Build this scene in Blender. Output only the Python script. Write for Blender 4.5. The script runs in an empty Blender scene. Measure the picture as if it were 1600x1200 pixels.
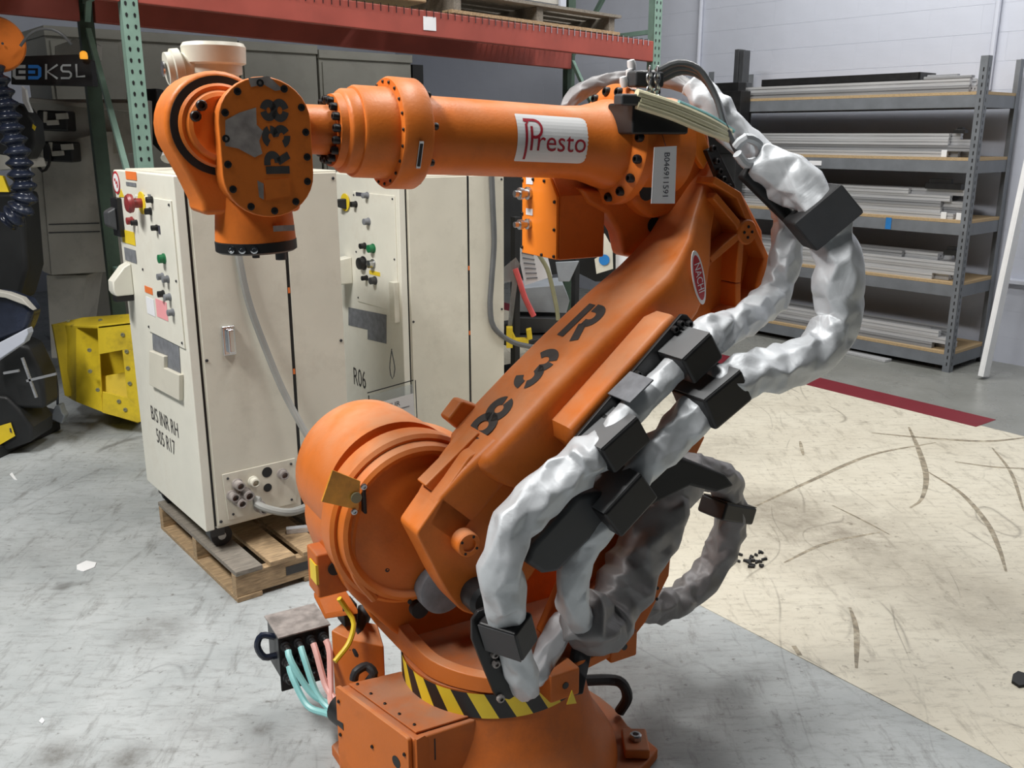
import bpy, bmesh, math, random
from mathutils import Vector, Matrix, noise
random.seed(7)
R_ = math.radians
V = Vector
sc = bpy.context.scene
col = sc.collection

# ------------------------------------------------------------------ camera
FPX, HC = 1450.0, 1.7
PITCH = math.atan(393 / FPX)
cd = bpy.data.cameras.new('camera')
cd.sensor_fit = 'HORIZONTAL'; cd.sensor_width = 36.0; cd.lens = 36.0 * FPX / 1600
cd.clip_start = .05; cd.clip_end = 100
cam = bpy.data.objects.new('camera', cd); col.objects.link(cam)
cam.location = (0, 0, HC); cam.rotation_euler = (math.pi / 2 - PITCH, 0, 0)
sc.camera = cam

# ------------------------------------------------------------------ light
sc.view_settings.view_transform = 'Standard'
sc.view_settings.look = 'None'
sc.view_settings.gamma = 1.0
sc.view_settings.exposure = 0.0
sc.view_settings.use_curve_mapping = False
wd = bpy.data.worlds.new('world'); sc.world = wd; wd.use_nodes = True
wd.node_tree.nodes['Background'].inputs[0].default_value = (.80, .88, 1.0, 1)
wd.node_tree.nodes['Background'].inputs[1].default_value = .015

def area(name, loc, target, sx, sy, power, colr=(1, .985, .955)):
    l = bpy.data.lights.new(name, 'AREA'); l.shape = 'RECTANGLE'; l.size = sx; l.size_y = sy
    l.energy = power; l.color = colr
    o = bpy.data.objects.new(name, l); col.objects.link(o); o.location = loc
    o.rotation_euler = (V(target) - V(loc)).to_track_quat('-Z', 'Y').to_euler()
    return o
# rows of ceiling strip lamps over the aisle, 4.8 m up
area('ceiling_lamp', (-2.9, 1.2, 4.9), (-1.2, 1.8, 0), 2.4, .5, 320)
area('ceiling_lamp', (.5, 2.9, 5.0), (.6, 2.9, 0), 2.4, .5, 112)
area('ceiling_lamp', (4.3, 4.3, 4.9), (4.3, 4.4, 0), 2.4, .5, 50)
area('ceiling_lamp', (2.1, 6.3, 4.9), (2.5, 6.9, 0), 2.4, .5, 135)

# ------------------------------------------------------------------ frames: a ray of the photo met with a real plane
def ray(u, v):
    x, y = (u - 800) / FPX, -(v - 600) / FPX
    c, s = math.cos(PITCH), math.sin(PITCH)
    return V((x, c + y * s, -s + y * c))
def W(u, v, z=0.0):
    d = ray(u, v); return V((0, 0, HC)) + d * ((z - HC) / d.z)
def Wy(u, v, y):
    d = ray(u, v); return V((0, 0, HC)) + d * (y / d.y)
class Frame:
    def __init__(s, o, deg):
        s.o = V(o); s.a = R_(deg); s.m = Matrix.Rotation(s.a, 3, 'Z'); s.mi = s.m.transposed()
    def px(s, u, v, ax, val):
        d = s.mi @ ray(u, v); q = s.mi @ (V((0, 0, HC)) - s.o)
        return q + d * ((val - q[ax]) / d[ax])
    def w(s, p): return s.o + s.m @ V(p)
    def l(s, p): return s.mi @ (V(p) - s.o)

# ------------------------------------------------------------------ materials
def nd(nt, t, **k):
    n = nt.nodes.new(t)
    for a, b in k.items():
        if a.startswith('i_'): n.inputs[int(a[2:])].default_value = b
        else: setattr(n, a, b)
    return n
def ramp(nt, fac, p0, p1, c0=(0, 0, 0, 1), c1=(1, 1, 1, 1)):
    r = nt.nodes.new('ShaderNodeValToRGB'); r.color_ramp.elements[0].position = p0; r.color_ramp.elements[1].position = p1
    r.color_ramp.elements[0].color = c0; r.color_ramp.elements[1].color = c1
    nt.links.new(fac, r.inputs[0]); return r.outputs[0]
def mixc(nt, fac, a, b, typ='MIX'):
    m = nt.nodes.new('ShaderNodeMix'); m.data_type = 'RGBA'; m.blend_type = typ
    if isinstance(fac, (int, float)): m.inputs[0].default_value = fac
    else: nt.links.new(fac, m.inputs[0])
    for i, x in ((6, a), (7, b)):
        if isinstance(x, tuple): m.inputs[i].default_value = x + (1,) if len(x) == 3 else x
        else: nt.links.new(x, m.inputs[i])
    return m.outputs[2]
def math_(nt, op, a, b=None):
    m = nt.nodes.new('ShaderNodeMath'); m.operation = op
    for i, x in ((0, a), (1, b)):
        if x is None: continue
        if isinstance(x, (int, float)): m.inputs[i].default_value = x
        else: nt.links.new(x, m.inputs[i])
    return m.outputs[0]
def noi(nt, vec, scale, detail=4, rough=.55, dist=0):
    n = nd(nt, 'ShaderNodeTexNoise'); n.inputs['Scale'].default_value = scale; n.inputs['Detail'].default_value = detail
    n.inputs['Roughness'].default_value = rough; n.inputs['Distortion'].default_value = dist
    nt.links.new(vec, n.inputs['Vector']); return n.outputs[0]
def mapping(nt, vec, scale=(1, 1, 1), rot=(0, 0, 0)):
    m = nd(nt, 'ShaderNodeMapping'); m.inputs['Scale'].default_value = scale; m.inputs['Rotation'].default_value = rot
    nt.links.new(vec, m.inputs['Vector']); return m.outputs[0]
MATS = {}
def M(name, c, rough=.5, metal=0.0, var=.12, scale=7, dirt=0.0, dcol=(.06, .05, .045), dscale=5, bump=0.0, bscale=60, dust=0.0, dustcol=(.42, .27, .2), trans=0.0, spec=.5, emit=None, stretch=(1, 1, 1)):
    m = bpy.data.materials.new(name); m.use_nodes = True; nt = m.node_tree
    b = nt.nodes['Principled BSDF']
    tc = nd(nt, 'ShaderNodeTexCoord').outputs['Object']
    v = mapping(nt, tc, stretch) if stretch != (1, 1, 1) else tc
    n1 = noi(nt, v, scale, 5)
    c2 = tuple(max(0, x * (1 - 2 * var)) for x in c)
    c = mixc(nt, ramp(nt, n1, .3, .7), c2, tuple(min(1, x * (1 + var * .6)) for x in c))
    if dirt:
        n2 = noi(nt, v, dscale, 8, .7)
        c = mixc(nt, math_(nt, 'MULTIPLY', ramp(nt, n2, .5, .72), dirt), c, dcol)
    if dust:
        g = nd(nt, 'ShaderNodeNewGeometry'); sx = nd(nt, 'ShaderNodeSeparateXYZ'); nt.links.new(g.outputs['Normal'], sx.inputs[0])
        f = math_(nt, 'MULTIPLY', ramp(nt, sx.outputs[2], .3, .9), math_(nt, 'MULTIPLY', ramp(nt, noi(nt, tc, 9, 6), .25, .6), dust))
        c = mixc(nt, f, c, dustcol)
    nt.links.new(c, b.inputs['Base Color'])
    rr = math_(nt, 'ADD', math_(nt, 'MULTIPLY', n1, .2), rough - .1)
    nt.links.new(rr, b.inputs['Roughness'])
    b.inputs['Metallic'].default_value = metal; b.inputs['Specular IOR Level'].default_value = spec
    if trans: b.inputs['Transmission Weight'].default_value = trans
    if emit:
        b.inputs['Emission Color'].default_value = emit[0] + (1,); b.inputs['Emission Strength'].default_value = emit[1]
    if bump:
        bp = nd(nt, 'ShaderNodeBump'); bp.inputs['Strength'].default_value = bump; bp.inputs['Distance'].default_value = .004
        nt.links.new(noi(nt, v, bscale, 4), bp.inputs['Height']); nt.links.new(bp.outputs[0], b.inputs['Normal'])
    MATS[name] = m; return m
M('orange', (.70, .18, .026), .42, spec=.3, var=.07, scale=4, dirt=.35, dcol=(.26, .075, .02), dscale=7, bump=.12, bscale=140, dust=.6, dustcol=(.60, .335, .20))
M('orange_dusty', (.60, .15, .026), .55, spec=.25, var=.1, scale=5, dirt=.45, dcol=(.22, .085, .04), dscale=6, bump=.15, bscale=90, dust=.8, dustcol=(.36, .2, .13))
M('orange_box', (.90, .25, .022), .45, spec=.3, var=.05, scale=5)
M('black', (.010, .010, .011), .45, var=.2, scale=20)
M('blackmatte', (.014, .0145, .016), .7, var=.2, scale=20)
M('charcoal', (.05, .053, .058), .5, var=.12, scale=9, dirt=.2)
M('stencil', (.05, .047, .046), .7, var=.15, scale=40)
M('steel', (.55, .56, .58), .3, metal=1.0, var=.12, scale=15)
M('chrome', (.75, .77, .8), .16, metal=1.0, var=.05)
M('bare_metal', (.42, .38, .36), .5, metal=.35, var=.25, scale=25)
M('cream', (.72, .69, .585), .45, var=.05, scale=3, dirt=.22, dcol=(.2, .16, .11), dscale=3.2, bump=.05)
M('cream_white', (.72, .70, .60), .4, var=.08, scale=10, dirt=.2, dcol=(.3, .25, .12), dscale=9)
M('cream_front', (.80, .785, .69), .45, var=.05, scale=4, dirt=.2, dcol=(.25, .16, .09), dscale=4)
M('white', (.83, .84, .85), .5, var=.04)
M('paper', (.82, .83, .86), .7, var=.03)
M('ink', (.05, .05, .07), .8, var=.1)
M('red', (.55, .03, .04), .4, var=.1)
M('darkred', (.17, .008, .018), .55, var=.05)
M('button_red', (.25, .03, .03), .4, var=.1)
M('yellow', (.85, .62, .03), .5, var=.08)
M('yellow_paint', (.82, .60, .025), .5, var=.1, scale=5, dirt=.55, dcol=(.16, .1, .02), dscale=5)
M('amber', (.85, .38, .04), .35, var=.2, scale=20)
M('green_btn', (.01, .17, .06), .4)
M('pink', (.9, .38, .4), .6, var=.04)
M('lab_orange', (.85, .2, .04), .6, var=.06)
M('sticker_red', (.40, .012, .03), .55, var=.05)
M('clamp_top', (.155, .16, .165), .5, var=.08)
M('lab_grey', (.2, .21, .23), .7, var=.15, scale=30)
M('blue', (.02, .2, .55), .5)
M('logo_blue', (.03, .2, .62), .5, var=.1)
M('logo_grey', (.42, .45, .46), .5, var=.1)
M('teal_tube', (.28, .62, .62), .4, var=.08)
M('pink_tube', (.78, .42, .38), .4, var=.08)
M('cream_tube', (.78, .74, .5), .4, var=.08)
M('grey_hose', (.12, .125, .13), .4, var=.12)
M('cable_grey', (.30, .30, .28), .5, var=.1)
M('navy', (.018, .024, .045), .25, var=.2, scale=12)
M('rack_green', (.21, .33, .27), .5, var=.08, scale=10)
M('rack_dark', (.05, .085, .06), .6, var=.15, scale=10)
M('rack_red', (.36, .07, .05), .5, var=.1, scale=4, dirt=.25, dcol=(.2, .05, .04))
M('shelf_grey', (.17, .185, .205), .5, var=.1, scale=8)
M('board', (.50, .36, .2), .75, var=.2, scale=30, stretch=(3, 20, 20))
M('alu', (.66, .67, .69), .38, metal=.35, var=.18, scale=6, stretch=(.3, 30, 30))
M('alu_dark', (.36, .37, .39), .45, metal=.35, var=.2, scale=6, stretch=(.3, 30, 30))
M('wood', (.46, .32, .18), .75, var=.25, scale=10, stretch=(2, 14, 14), dirt=.45, dcol=(.13, .09, .06), dscale=4, bump=.3, bscale=40)
M('wood_grey', (.27, .24, .2), .8, var=.25, scale=10, stretch=(2, 14, 14), dirt=.4, bump=.3, bscale=40)
M('machine', (.50, .48, .43), .6, var=.1, scale=3, dirt=.3)
M('panel_beige', (.29, .285, .25), .6, var=.05, scale=2, dirt=.15)
M('wall_paint', (.54, .57, .655), .65, var=.05, scale=1.6, dirt=.12, dcol=(.4, .38, .38), dscale=1.3, bump=.25, bscale=35)
M('rubber', (.03, .03, .033), .6, var=.2)
M('amber_lamp', (.9, .4, .03), .3, emit=((1.0, .42, .04), .6))
M('dark_body', (.016, .017, .018), .55, var=.3, scale=5)
M('grey_plastic', (.33, .36, .40), .45, var=.1)
M('clear', (.8, .84, .86), .12, trans=.85, var=.02)
M('red_tube', (.75, .12, .12), .4)
M('olive', (.25, .24, .14), .5)
M('green_card', (.2, .42, .08), .6)
def sleeve_mat(name, c, metal):
    m = M(name, c, .5, metal=metal, var=.10, scale=9, bump=.0)
    nt = m.node_tree; b = nt.nodes['Principled BSDF']; tc = nd(nt, 'ShaderNodeTexCoord').outputs['Object']
    bp = nd(nt, 'ShaderNodeBump'); bp.inputs['Strength'].default_value = .22; bp.inputs['Distance'].default_value = .012
    nt.links.new(noi(nt, tc, 11, 3, .5, 1.6), bp.inputs['Height']); nt.links.new(bp.outputs[0], b.inputs['Normal'])
    b.inputs['Roughness'].default_value = .46
sleeve_mat('silver', (.64, .67, .70), .3)
sleeve_mat('silver_dark_shaded', (.26, .255, .26), .25)  # darker sleeve copy: greyer backside fabric, with shadow put into the colour

def floor_mat(name, base, alt, scuff, rough, smudge, scr, spots=()):
    m = bpy.data.materials.new(name); m.use_nodes = True; nt = m.node_tree; b = nt.nodes['Principled BSDF']
    tc = nd(nt, 'ShaderNodeTexCoord').outputs['Object']
    c = mixc(nt, ramp(nt, noi(nt, tc, 1.7, 7, .65), .35, .65), base, alt)
    st = mapping(nt, tc, (5, 1.1, 1), (0, 0, R_(35)))
    c = mixc(nt, math_(nt, 'MULTIPLY', ramp(nt, noi(nt, st, 3.2, 8, .75), .54, .72), .55 * smudge), c, scuff)
    c = mixc(nt, math_(nt, 'MULTIPLY', ramp(nt, noi(nt, tc, 26, 4, .7), .6, .72), .6 * smudge), c, scuff)
    c = mixc(nt, math_(nt, 'MULTIPLY', ramp(nt, noi(nt, tc, 2.6, 3, .6, .6), .66, .74), .55 * smudge), c, tuple(x * .7 for x in scuff))
    c = mixc(nt, math_(nt, 'MULTIPLY', ramp(nt, noi(nt, mapping(nt, tc, (1.6, 6, 1), (0, 0, R_(-12))), 5.5, 8, .8), .5, .7), .42 * smudge), c, scuff)
    for x, y, r, k in spots:      # old oil stains, trodden dirt, and one painted patch of robot shade
        d = nd(nt, 'ShaderNodeVectorMath', operation='DISTANCE'); nt.links.new(tc, d.inputs[0]); d.inputs[1].default_value = (x, y, 0)
        m_ = math_(nt, 'MULTIPLY', ramp(nt, d.outputs['Value'], r * .25, r, (1, 1, 1, 1), (0, 0, 0, 1)), ramp(nt, noi(nt, tc, 3.0 / r ** .5, 8, .75), .3, .75))
        c = mixc(nt, math_(nt, 'MULTIPLY', m_, k), c, scuff)
    # scratches: thin contours of warped noise, broken up by a second noise
    for sc_, rot, wid in ((1.1, 20, .004), (.8, 95, .0035), (1.6, 140, .005)):
        n = noi(nt, mapping(nt, tc, (1.6, .5, 1), (0, 0, R_(rot))), sc_, 1.5, .4, .4)
        d = math_(nt, 'ABSOLUTE', math_(nt, 'SUBTRACT', n, .52))
        line = ramp(nt, d, wid * .3, wid, (1, 1, 1, 1), (0, 0, 0, 1))
        brk = ramp(nt, noi(nt, mapping(nt, tc, (1, 1, 1), (rot, rot, 0)), 2.3, 3), .5, .62)
        c = mixc(nt, math_(nt, 'MULTIPLY', math_(nt, 'MULTIPLY', line, brk), scr), c, tuple(x * .6 for x in scuff))
    nt.links.new(c, b.inputs['Base Color'])
    r = math_(nt, 'ADD', math_(nt, 'MULTIPLY', noi(nt, tc, 6, 4), .3), rough - .15)
    nt.links.new(r, b.inputs['Roughness'])
    bp = nd(nt, 'ShaderNodeBump'); bp.inputs['Strength'].default_value = .2; bp.inputs['Distance'].default_value = .003
    nt.links.new(noi(nt, tc, 45, 5, .7), bp.inputs['Height']); nt.links.new(bp.outputs[0], b.inputs['Normal'])
    MATS[name] = m
floor_mat('concrete', (.33, .355, .36), (.46, .485, .49), (.12, .115, .105), .6, 1.25, .3, [(*W(240, 990)[:2], .16, .9), (*W(55, 575)[:2], .3, .5), (*W(90, 1180)[:2], .10, 1.1), (*W(205, 1185)[:2], .10, 1.1), (*W(410, 1140)[:2], .04, 1.2), (*W(330, 1120)[:2], .2, .6), (*W(1040, 1060)[:2], .5, .45), (*W(60, 860)[:2], .25, .4)])  # the wide spot right of the base paints the robot's shadow into the colour
floor_mat('cream_floor', (.60, .555, .45), (.68, .64, .53), (.17, .14, .10), .5, 1.1, .5, [(*W(1290, 830)[:2], .62, .85), (*W(1200, 790)[:2], .3, .9), (*W(1440, 900)[:2], .5, .5), (*W(1120, 700)[:2], .4, .5), (*W(1550, 960)[:2], .35, .55)])
floor_mat('sealed_floor', (.20, .205, .19), (.26, .265, .25), (.1, .1, .09), .3, .4, .3)

# ------------------------------------------------------------------ mesh building
class MB:
    def __init__(s): s.v = []; s.f = []; s.mi = []; s.cur = 0
    def add(s, vs, fs):
        o = len(s.v); s.v += [tuple(x) for x in vs]
        for f in fs: s.f.append([i + o for i in f]); s.mi.append(s.cur)
        return s
    def box(s, c, d, rz=0, m=None):
        c = V(c); h = V(d) / 2; vs = []
        rot = m if m is not None else Matrix.Rotation(rz, 3, 'Z')
        for x in (-1, 1):
            for y in (-1, 1):
                for z in (-1, 1): vs.append(c + rot @ V((x * h.x, y * h.y, z * h.z)))
        return s.add(vs, [(0, 1, 3, 2), (4, 6, 7, 5), (0, 4, 5, 1), (2, 3, 7, 6), (0, 2, 6, 4), (1, 5, 7, 3)])
    def b2(s, a, b):
        a, b = V(a), V(b); lo = V(map(min, a, b)); hi = V(map(max, a, b)); return s.box((lo + hi) / 2, hi - lo)
    def bar(s, p, q, w, h, up=(0, 0, 1)):
        p, q = V(p), V(q); d = (q - p); l = d.length; d.normalize(); r = d.cross(V(up))
        if r.length < 1e-5: r = d.cross(V((1, 0, 0)))
        r.normalize(); u = r.cross(d)
        m = Matrix((d, r, u)).transposed(); return s.box((p + q) / 2, (l, w, h), m=m)
    def prism(s, pts, off):
        pts = [V(p) for p in pts]; off = V(off); n = len(pts)
        nn = V((0, 0, 0))
        for i in range(n): nn += pts[i].cross(pts[(i + 1) % n])
        if nn.dot(off) > 0: pts = pts[::-1]
        vs = pts + [p + off for p in pts]
        fs = [list(range(n)), list(range(2 * n - 1, n - 1, -1))]
        fs += [(i, i + n, (i + 1) % n + n, (i + 1) % n) for i in range(n)]
        return s.add(vs, [list(f)[::-1] if k >= 2 and False else f for k, f in enumerate(fs)])
    def lathe(s, prof, o=(0, 0, 0), ax=(0, 0, 1), n=40):
        o, ax = V(o), V(ax).normalized(); x = ax.orthogonal().normalized(); y = ax.cross(x); vs = []; fs = []; k = len(prof)
        for i in range(n):
            a = 2 * math.pi * i / n; d = x * math.cos(a) + y * math.sin(a)
            for r, h in prof: vs.append(o + ax * h + d * r)
        for i in range(n):
            j = (i + 1) % n
            for q in range(k - 1): fs.append((i * k + q, j * k + q, j * k + q + 1, i * k + q + 1))
        if prof[0][0] > 1e-6: fs.append([i * k for i in range(n)][::-1])
        if prof[-1][0] > 1e-6: fs.append([i * k + k - 1 for i in range(n)])
        return s.add(vs, fs)
    def cyl(s, p, q, r, r2=None, n=20):
        p, q = V(p), V(q); return s.lathe([(r, 0), (r if r2 is None else r2, (q - p).length)], p, q - p, n)
    def loft(s, rings):
        k = len(rings[0]); vs = [p for r in rings for p in r]; fs = []
        for i in range(len(rings) - 1):
            for j in range(k): fs.append((i * k + j, i * k + (j + 1) % k, (i + 1) * k + (j + 1) % k, (i + 1) * k + j))
        fs.append(list(range(k))[::-1]); fs.append([(len(rings) - 1) * k + j for j in range(k)])
        return s.add(vs, fs)
    def tube(s, pts, r, n=10, res=.02, rf=None):
        P = spline(pts, res); rings = []; t0 = None
        nrm = None; acc = 0
        for i, p in enumerate(P):
            t = (P[min(i + 1, len(P) - 1)] - P[max(i - 1, 0)]).normalized()
            if nrm is None: nrm = t.orthogonal().normalized()
            else:
                nrm = nrm - t * nrm.dot(t); nrm.normalize(); acc += (p - P[i - 1]).length
            bn = t.cross(nrm); ring = []
            for k in range(n):
                a = 2 * math.pi * k / n
                rr = r if rf is None else rf(acc, a, i / (len(P) - 1), p)
                ring.append(p + (nrm * math.cos(a) + bn * math.sin(a)) * rr)
            rings.append(ring)
        return s.loft(rings)
    def build(s, name, mat, parent=None, sharp=35, bevel=0, bseg=2, loc=None):
        me = bpy.data.meshes.new(name); me.from_pydata(s.v, [], s.f)
        mats = mat if isinstance(mat, (list, tuple)) else [mat]
        for m in mats: me.materials.append(MATS[m])
        if len(mats) > 1: me.polygons.foreach_set('material_index', s.mi)
        bm = bmesh.new(); bm.from_mesh(me); bmesh.ops.recalc_face_normals(bm, faces=bm.faces); bm.to_mesh(me); bm.free()
        if sharp:
            me.polygons.foreach_set('use_smooth', [True] * len(me.polygons)); me.set_sharp_from_angle(angle=R_(sharp))
        o = bpy.data.objects.new(name, me); col.objects.link(o)
        if parent is not None: o.parent = parent
        if loc is not None: o.location = loc
        if bevel:
            b = o.modifiers.new('bevel', 'BEVEL'); b.width = bevel; b.segments = bseg; b.limit_method = 'ANGLE'; b.angle_limit = R_(40); b.harden_normals = True
        return o
def spline(pts, res=.02):
    pts = [V(p) for p in pts]
    if len(pts) == 2:
        k = max(1, int((pts[1] - pts[0]).length / res)); return [pts[0].lerp(pts[1], i / k) for i in range(k + 1)]
    out = []; P = [pts[0] * 2 - pts[1]] + pts + [pts[-1] * 2 - pts[-2]]
    for i in range(1, len(P) - 2):
        a, b, c, d = P[i - 1:i + 3]; k = max(2, int((c - b).length / res))
        for j in range(k):
            t = j / k
            out.append(.5 * ((2 * b) + (c - a) * t + (2 * a - 5 * b + 4 * c - d) * t * t + (3 * b - a - 3 * c + d) * t ** 3))
    out.append(pts[-1]); return out
def round_poly(pts, r, seg=5):
    out = []; n = len(pts)
    for i in range(n):
        p, a, b = V(pts[i]), V(pts[i - 1]), V(pts[(i + 1) % n])
        rr = r[i] if isinstance(r, (list, tuple)) else r
        d1, d2 = a - p, b - p
        k = min(rr, d1.length * .48, d2.length * .48)
        if k < 1e-6: out.append(p); continue
        s0, s1 = p + d1.normalized() * k, p + d2.normalized() * k
        for j in range(seg + 1):
            t = j / seg; out.append(s0 * (1 - t) ** 2 + p * 2 * t * (1 - t) + s1 * t * t)
    return out
def tag(o, label, cat, group=None, kind=None):
    if label: o['label'] = label
    if cat: o['category'] = cat
    if group: o['group'] = group
    if kind: o['kind'] = kind
    return o
def empty(name, loc, deg=0, label=None, cat=None, group=None):
    o = bpy.data.objects.new(name, None); col.objects.link(o); o.location = loc; o.rotation_euler = (0, 0, R_(deg))
    o.empty_display_size = .1
    return tag(o, label, cat, group)
def struct(o): o['kind'] = 'structure'; return o
_bolt = {}
def bolts(parent, items, r, h, mat='black', name='bolt', n=10):
    key = (r, h, mat, n)
    for p, d in items:
        if key not in _bolt:
            o = MB().lathe([(r, 0), (r, h * .8), (r * .8, h), (r * .5, h), (r * .45, h * .55), (0, h * .55)], n=n).build(name, mat, parent)
            _bolt[key] = o.data
        else:
            o = bpy.data.objects.new(name, _bolt[key]); col.objects.link(o); o.parent = parent
        o.location = p; o.rotation_euler = V(d).to_track_quat('Z', 'Y').to_euler()
def text_geo(s, size=1.0):
    c = bpy.data.curves.new('t', 'FONT'); c.body = s; c.size = size; c.align_x = 'CENTER'; c.align_y = 'CENTER'; c.resolution_u = 3
    o = bpy.data.objects.new('t', c); col.objects.link(o)
    dg = bpy.context.evaluated_depsgraph_get(); me = bpy.data.meshes.new_from_object(o.evaluated_get(dg))
    vs = [v.co.copy() for v in me.vertices]; fs = [list(p.vertices) for p in me.polygons]
    bpy.data.objects.remove(o); bpy.data.curves.remove(c); bpy.data.meshes.remove(me)
    return vs, fs
def text_flat(name, s, size, o, ex, ey, mat, parent, sx=1.0, bold=0):
    vs, fs = text_geo(s, size); ex, ey = V(ex).normalized(), V(ey).normalized(); o = V(o)
    mb = MB(); mb.add([o + ex * (v.x * sx) + ey * v.y for v in vs], fs)
    return mb.build(name, mat, parent, sharp=0)
def arc(cx, cy, rx, ry, a0, a1, k=10):
    return [(cx + rx * math.cos(R_(a0 + (a1 - a0) * i / k)), cy + ry * math.sin(R_(a0 + (a1 - a0) * i / k))) for i in range(k + 1)]
GLYPH = {  # stencil strokes in a 0.7 x 1 box centred on 0
    'R': [[(-.27, -.5), (-.27, .5)], [(-.1, .42), (.05, .42)] + arc(.05, .2, .22, .22, 90, -90)[1:] + [(-.02, -.02)], [(.02, -.03), (.26, -.5)]],
    '3': [arc(0, .22, .25, .22, 160, 15), arc(0, .22, .25, .22, 0, -75) + arc(0, -.24, .27, .24, 75, -60)[0:], arc(0, -.24, .27, .24, -85, -165)],
    '8': [arc(0, .23, .24, .22, 100, 262) + arc(0, -.24, .27, .24, 98, 260), arc(0, .23, .24, .22, 80, -82) + arc(0, -.24, .27, .24, 82, -80)],
}
def strokes(mb, lines, th, fn):
    for ln in lines:
        pts = [V((x, y)) for x, y in ln]; L_, R2 = [], []
        for i, p in enumerate(pts):
            d = (pts[min(i + 1, len(pts) - 1)] - pts[max(i - 1, 0)]).normalized(); q = V((-d.y, d.x)) * th / 2
            L_.append(p + q); R2.append(p - q)
        k = len(pts); mb.add([fn(*p) for p in L_ + R2], [(i, i + 1, k + i + 1, k + i) for i in range(k - 1)])

# ================================================================== the setting
fl = struct(MB().prism([(-9, -3, 0), (9, -3, 0), (9, 16, 0), (-9, 16, 0)], (0, 0, -.1)).build('floor', 'concrete', sharp=0))
ca = V((.60, -.80, 0)); cb = V((.80, .60, 0))           # along / across the painted bay
C0 = V((.70, 3.12, 0)) ; R0 = V((2.16, 6.10, 0))
def rect(p, a0, a1, b0, b1, z):
    return [p + ca * a + cb * b + V((0, 0, z)) for a, b in ((a0, b0), (a1, b0), (a1, b1), (a0, b1))]
wid = (R0 - C0).dot(cb)
o = MB().prism(rect(C0, -6.5, 6, 0, wid + .05, .0), (0, 0, .002)).build('cream_paint', 'cream_floor', fl, sharp=0); o['label'] = 'cream painted floor bay with dark scuffs'
o = MB().prism(rect(C0, -9, 8, wid, wid + 8, .0), (0, 0, .0016)).build('sealed_concrete', 'sealed_floor', fl, sharp=0); o['label'] = 'darker sealed concrete by the shelving'
r0 = (R0 - C0).dot(ca)
o = MB().prism(rect(C0, r0 - 6, r0 + 1.02, wid, wid + .24, .0), (0, 0, .003)).build('red_stripe', 'darkred', fl, sharp=0); o['label'] = 'dark red painted floor stripe'

def scuff_mark(px, w_, m_='scuff'):
    P = [W(u, v, 0) for u, v in px]; P = spline(P, .04); lft, rgt = [], []
    for i, p in enumerate(P):
        t = (P[min(i + 1, len(P) - 1)] - P[max(i - 1, 0)]).normalized(); q = V((-t.y, t.x, 0)) * w_ * .5 * (.35 + .65 * math.sin(math.pi * (i + .6) / (len(P) + .2))); z = V((0, 0, .0026))
        lft.append(p + q + z); rgt.append(p - q + z)
    k = len(P); MB().add(lft + rgt, [(i, i + 1, k + i + 1, k + i) for i in range(k - 1)]).build('scuff_mark', m_, fl, sharp=0)
M('scuff', (.33, .28, .2), .6, var=.3, scale=30, dirt=.9, dcol=(.6, .55, .43), dscale=14)
for px, w_ in ((((1362, 677), (1450, 685), (1540, 690), (1606, 684)), .03), (((1420, 668), (1436, 705), (1447, 745), (1440, 780), (1422, 794)), .03), (((1450, 738), (1500, 770), (1540, 815), (1560, 855), (1572, 894)), .025),
               (((1180, 792), (1260, 755), (1360, 712), (1462, 692)), .025), (((1492, 722), (1550, 730), (1606, 733)), .02), (((1328, 950), (1338, 985), (1338, 1045)), .02), (((1300, 790), (1345, 812), (1390, 836)), .012), (((1225, 880), (1290, 850), (1375, 832)), .018),
               (((1550, 700), (1580, 740), (1600, 800)), .018), (((1250, 690), (1255, 712)), .02), (((1240, 1010), (1250, 1025)), .02)):
    scuff_mark(px, w_)
FW = Frame((3.70, 6.95, 0), 130)
wall = empty('wall_right', FW.o, 130); struct(wall)
MB().b2((-4, -.3, 0), (8.5, -.0012, 5.2)).build('wall_core', 'wall_paint', wall, sharp=0)
bw, bh = .4, .2; blks = []
for r in range(0, 26):
    for c in range(-4, 22):
        x0 = c * bw + (bw / 2 if r % 2 else 0); blks.append((x0, r * bh))
blks = [b for b in blks if -1.5 < b[0] < 8.1]
blks.sort(key=lambda b: (FW.w((b[0], 0, b[1])) - V((0, 0, 1.7))).length + (60 if b[1] > 2.9 or (b[1] < 1.8 and b[0] > 1.2) else 0))
bm_ = MB().b2((.0015, -.01, .0015), (bw - .0015, 0, bh - .0015)); first = None
rest = MB()
for i, (x, z) in enumerate(blks):
    if i < 300:
        if first is None: o = bm_.build('block', 'wall_paint', wall, sharp=0); first = o.data
        else: o = bpy.data.objects.new('block', first); col.objects.link(o); o.parent = wall
        o.location = (x, 0, z)
    else: rest.b2((x + .0015, -.01, z + .0015), (x + bw - .0015, 0, z + bh - .0015))
o = rest.build('block_field', 'wall_paint', wall, sharp=0); o['kind'] = 'stuff'
wl = empty('wall_left', FW.w((8.2, 0, 0)), 130); struct(wl)
MB().b2((0, -.2, 0), (.3, 12, 5.2)).build('wall_core', 'wall_paint', wl, sharp=0)

# conduits on the wall
def conduit(p, q, r, lab):
    mb = MB().tube([p, q], r, 10, .5); o = mb.build('conduit', 'wall_paint'); tag(o, lab, 'conduit', 'conduits on the wall')
a = FW.px(1093, 60, 1, .03)
conduit(FW.w((a.x, .03, 1.2)), FW.w((a.x, .03, 4.5)), .02, 'thin painted conduit on wall between red beam end and shelving')
a = FW.px(1556, 40, 1, .03)
conduit(FW.w((a.x, .03, 2.0)), FW.w((a.x, .03, 4.5)), .02, 'pale conduit running up the wall above the shelf post')

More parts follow.
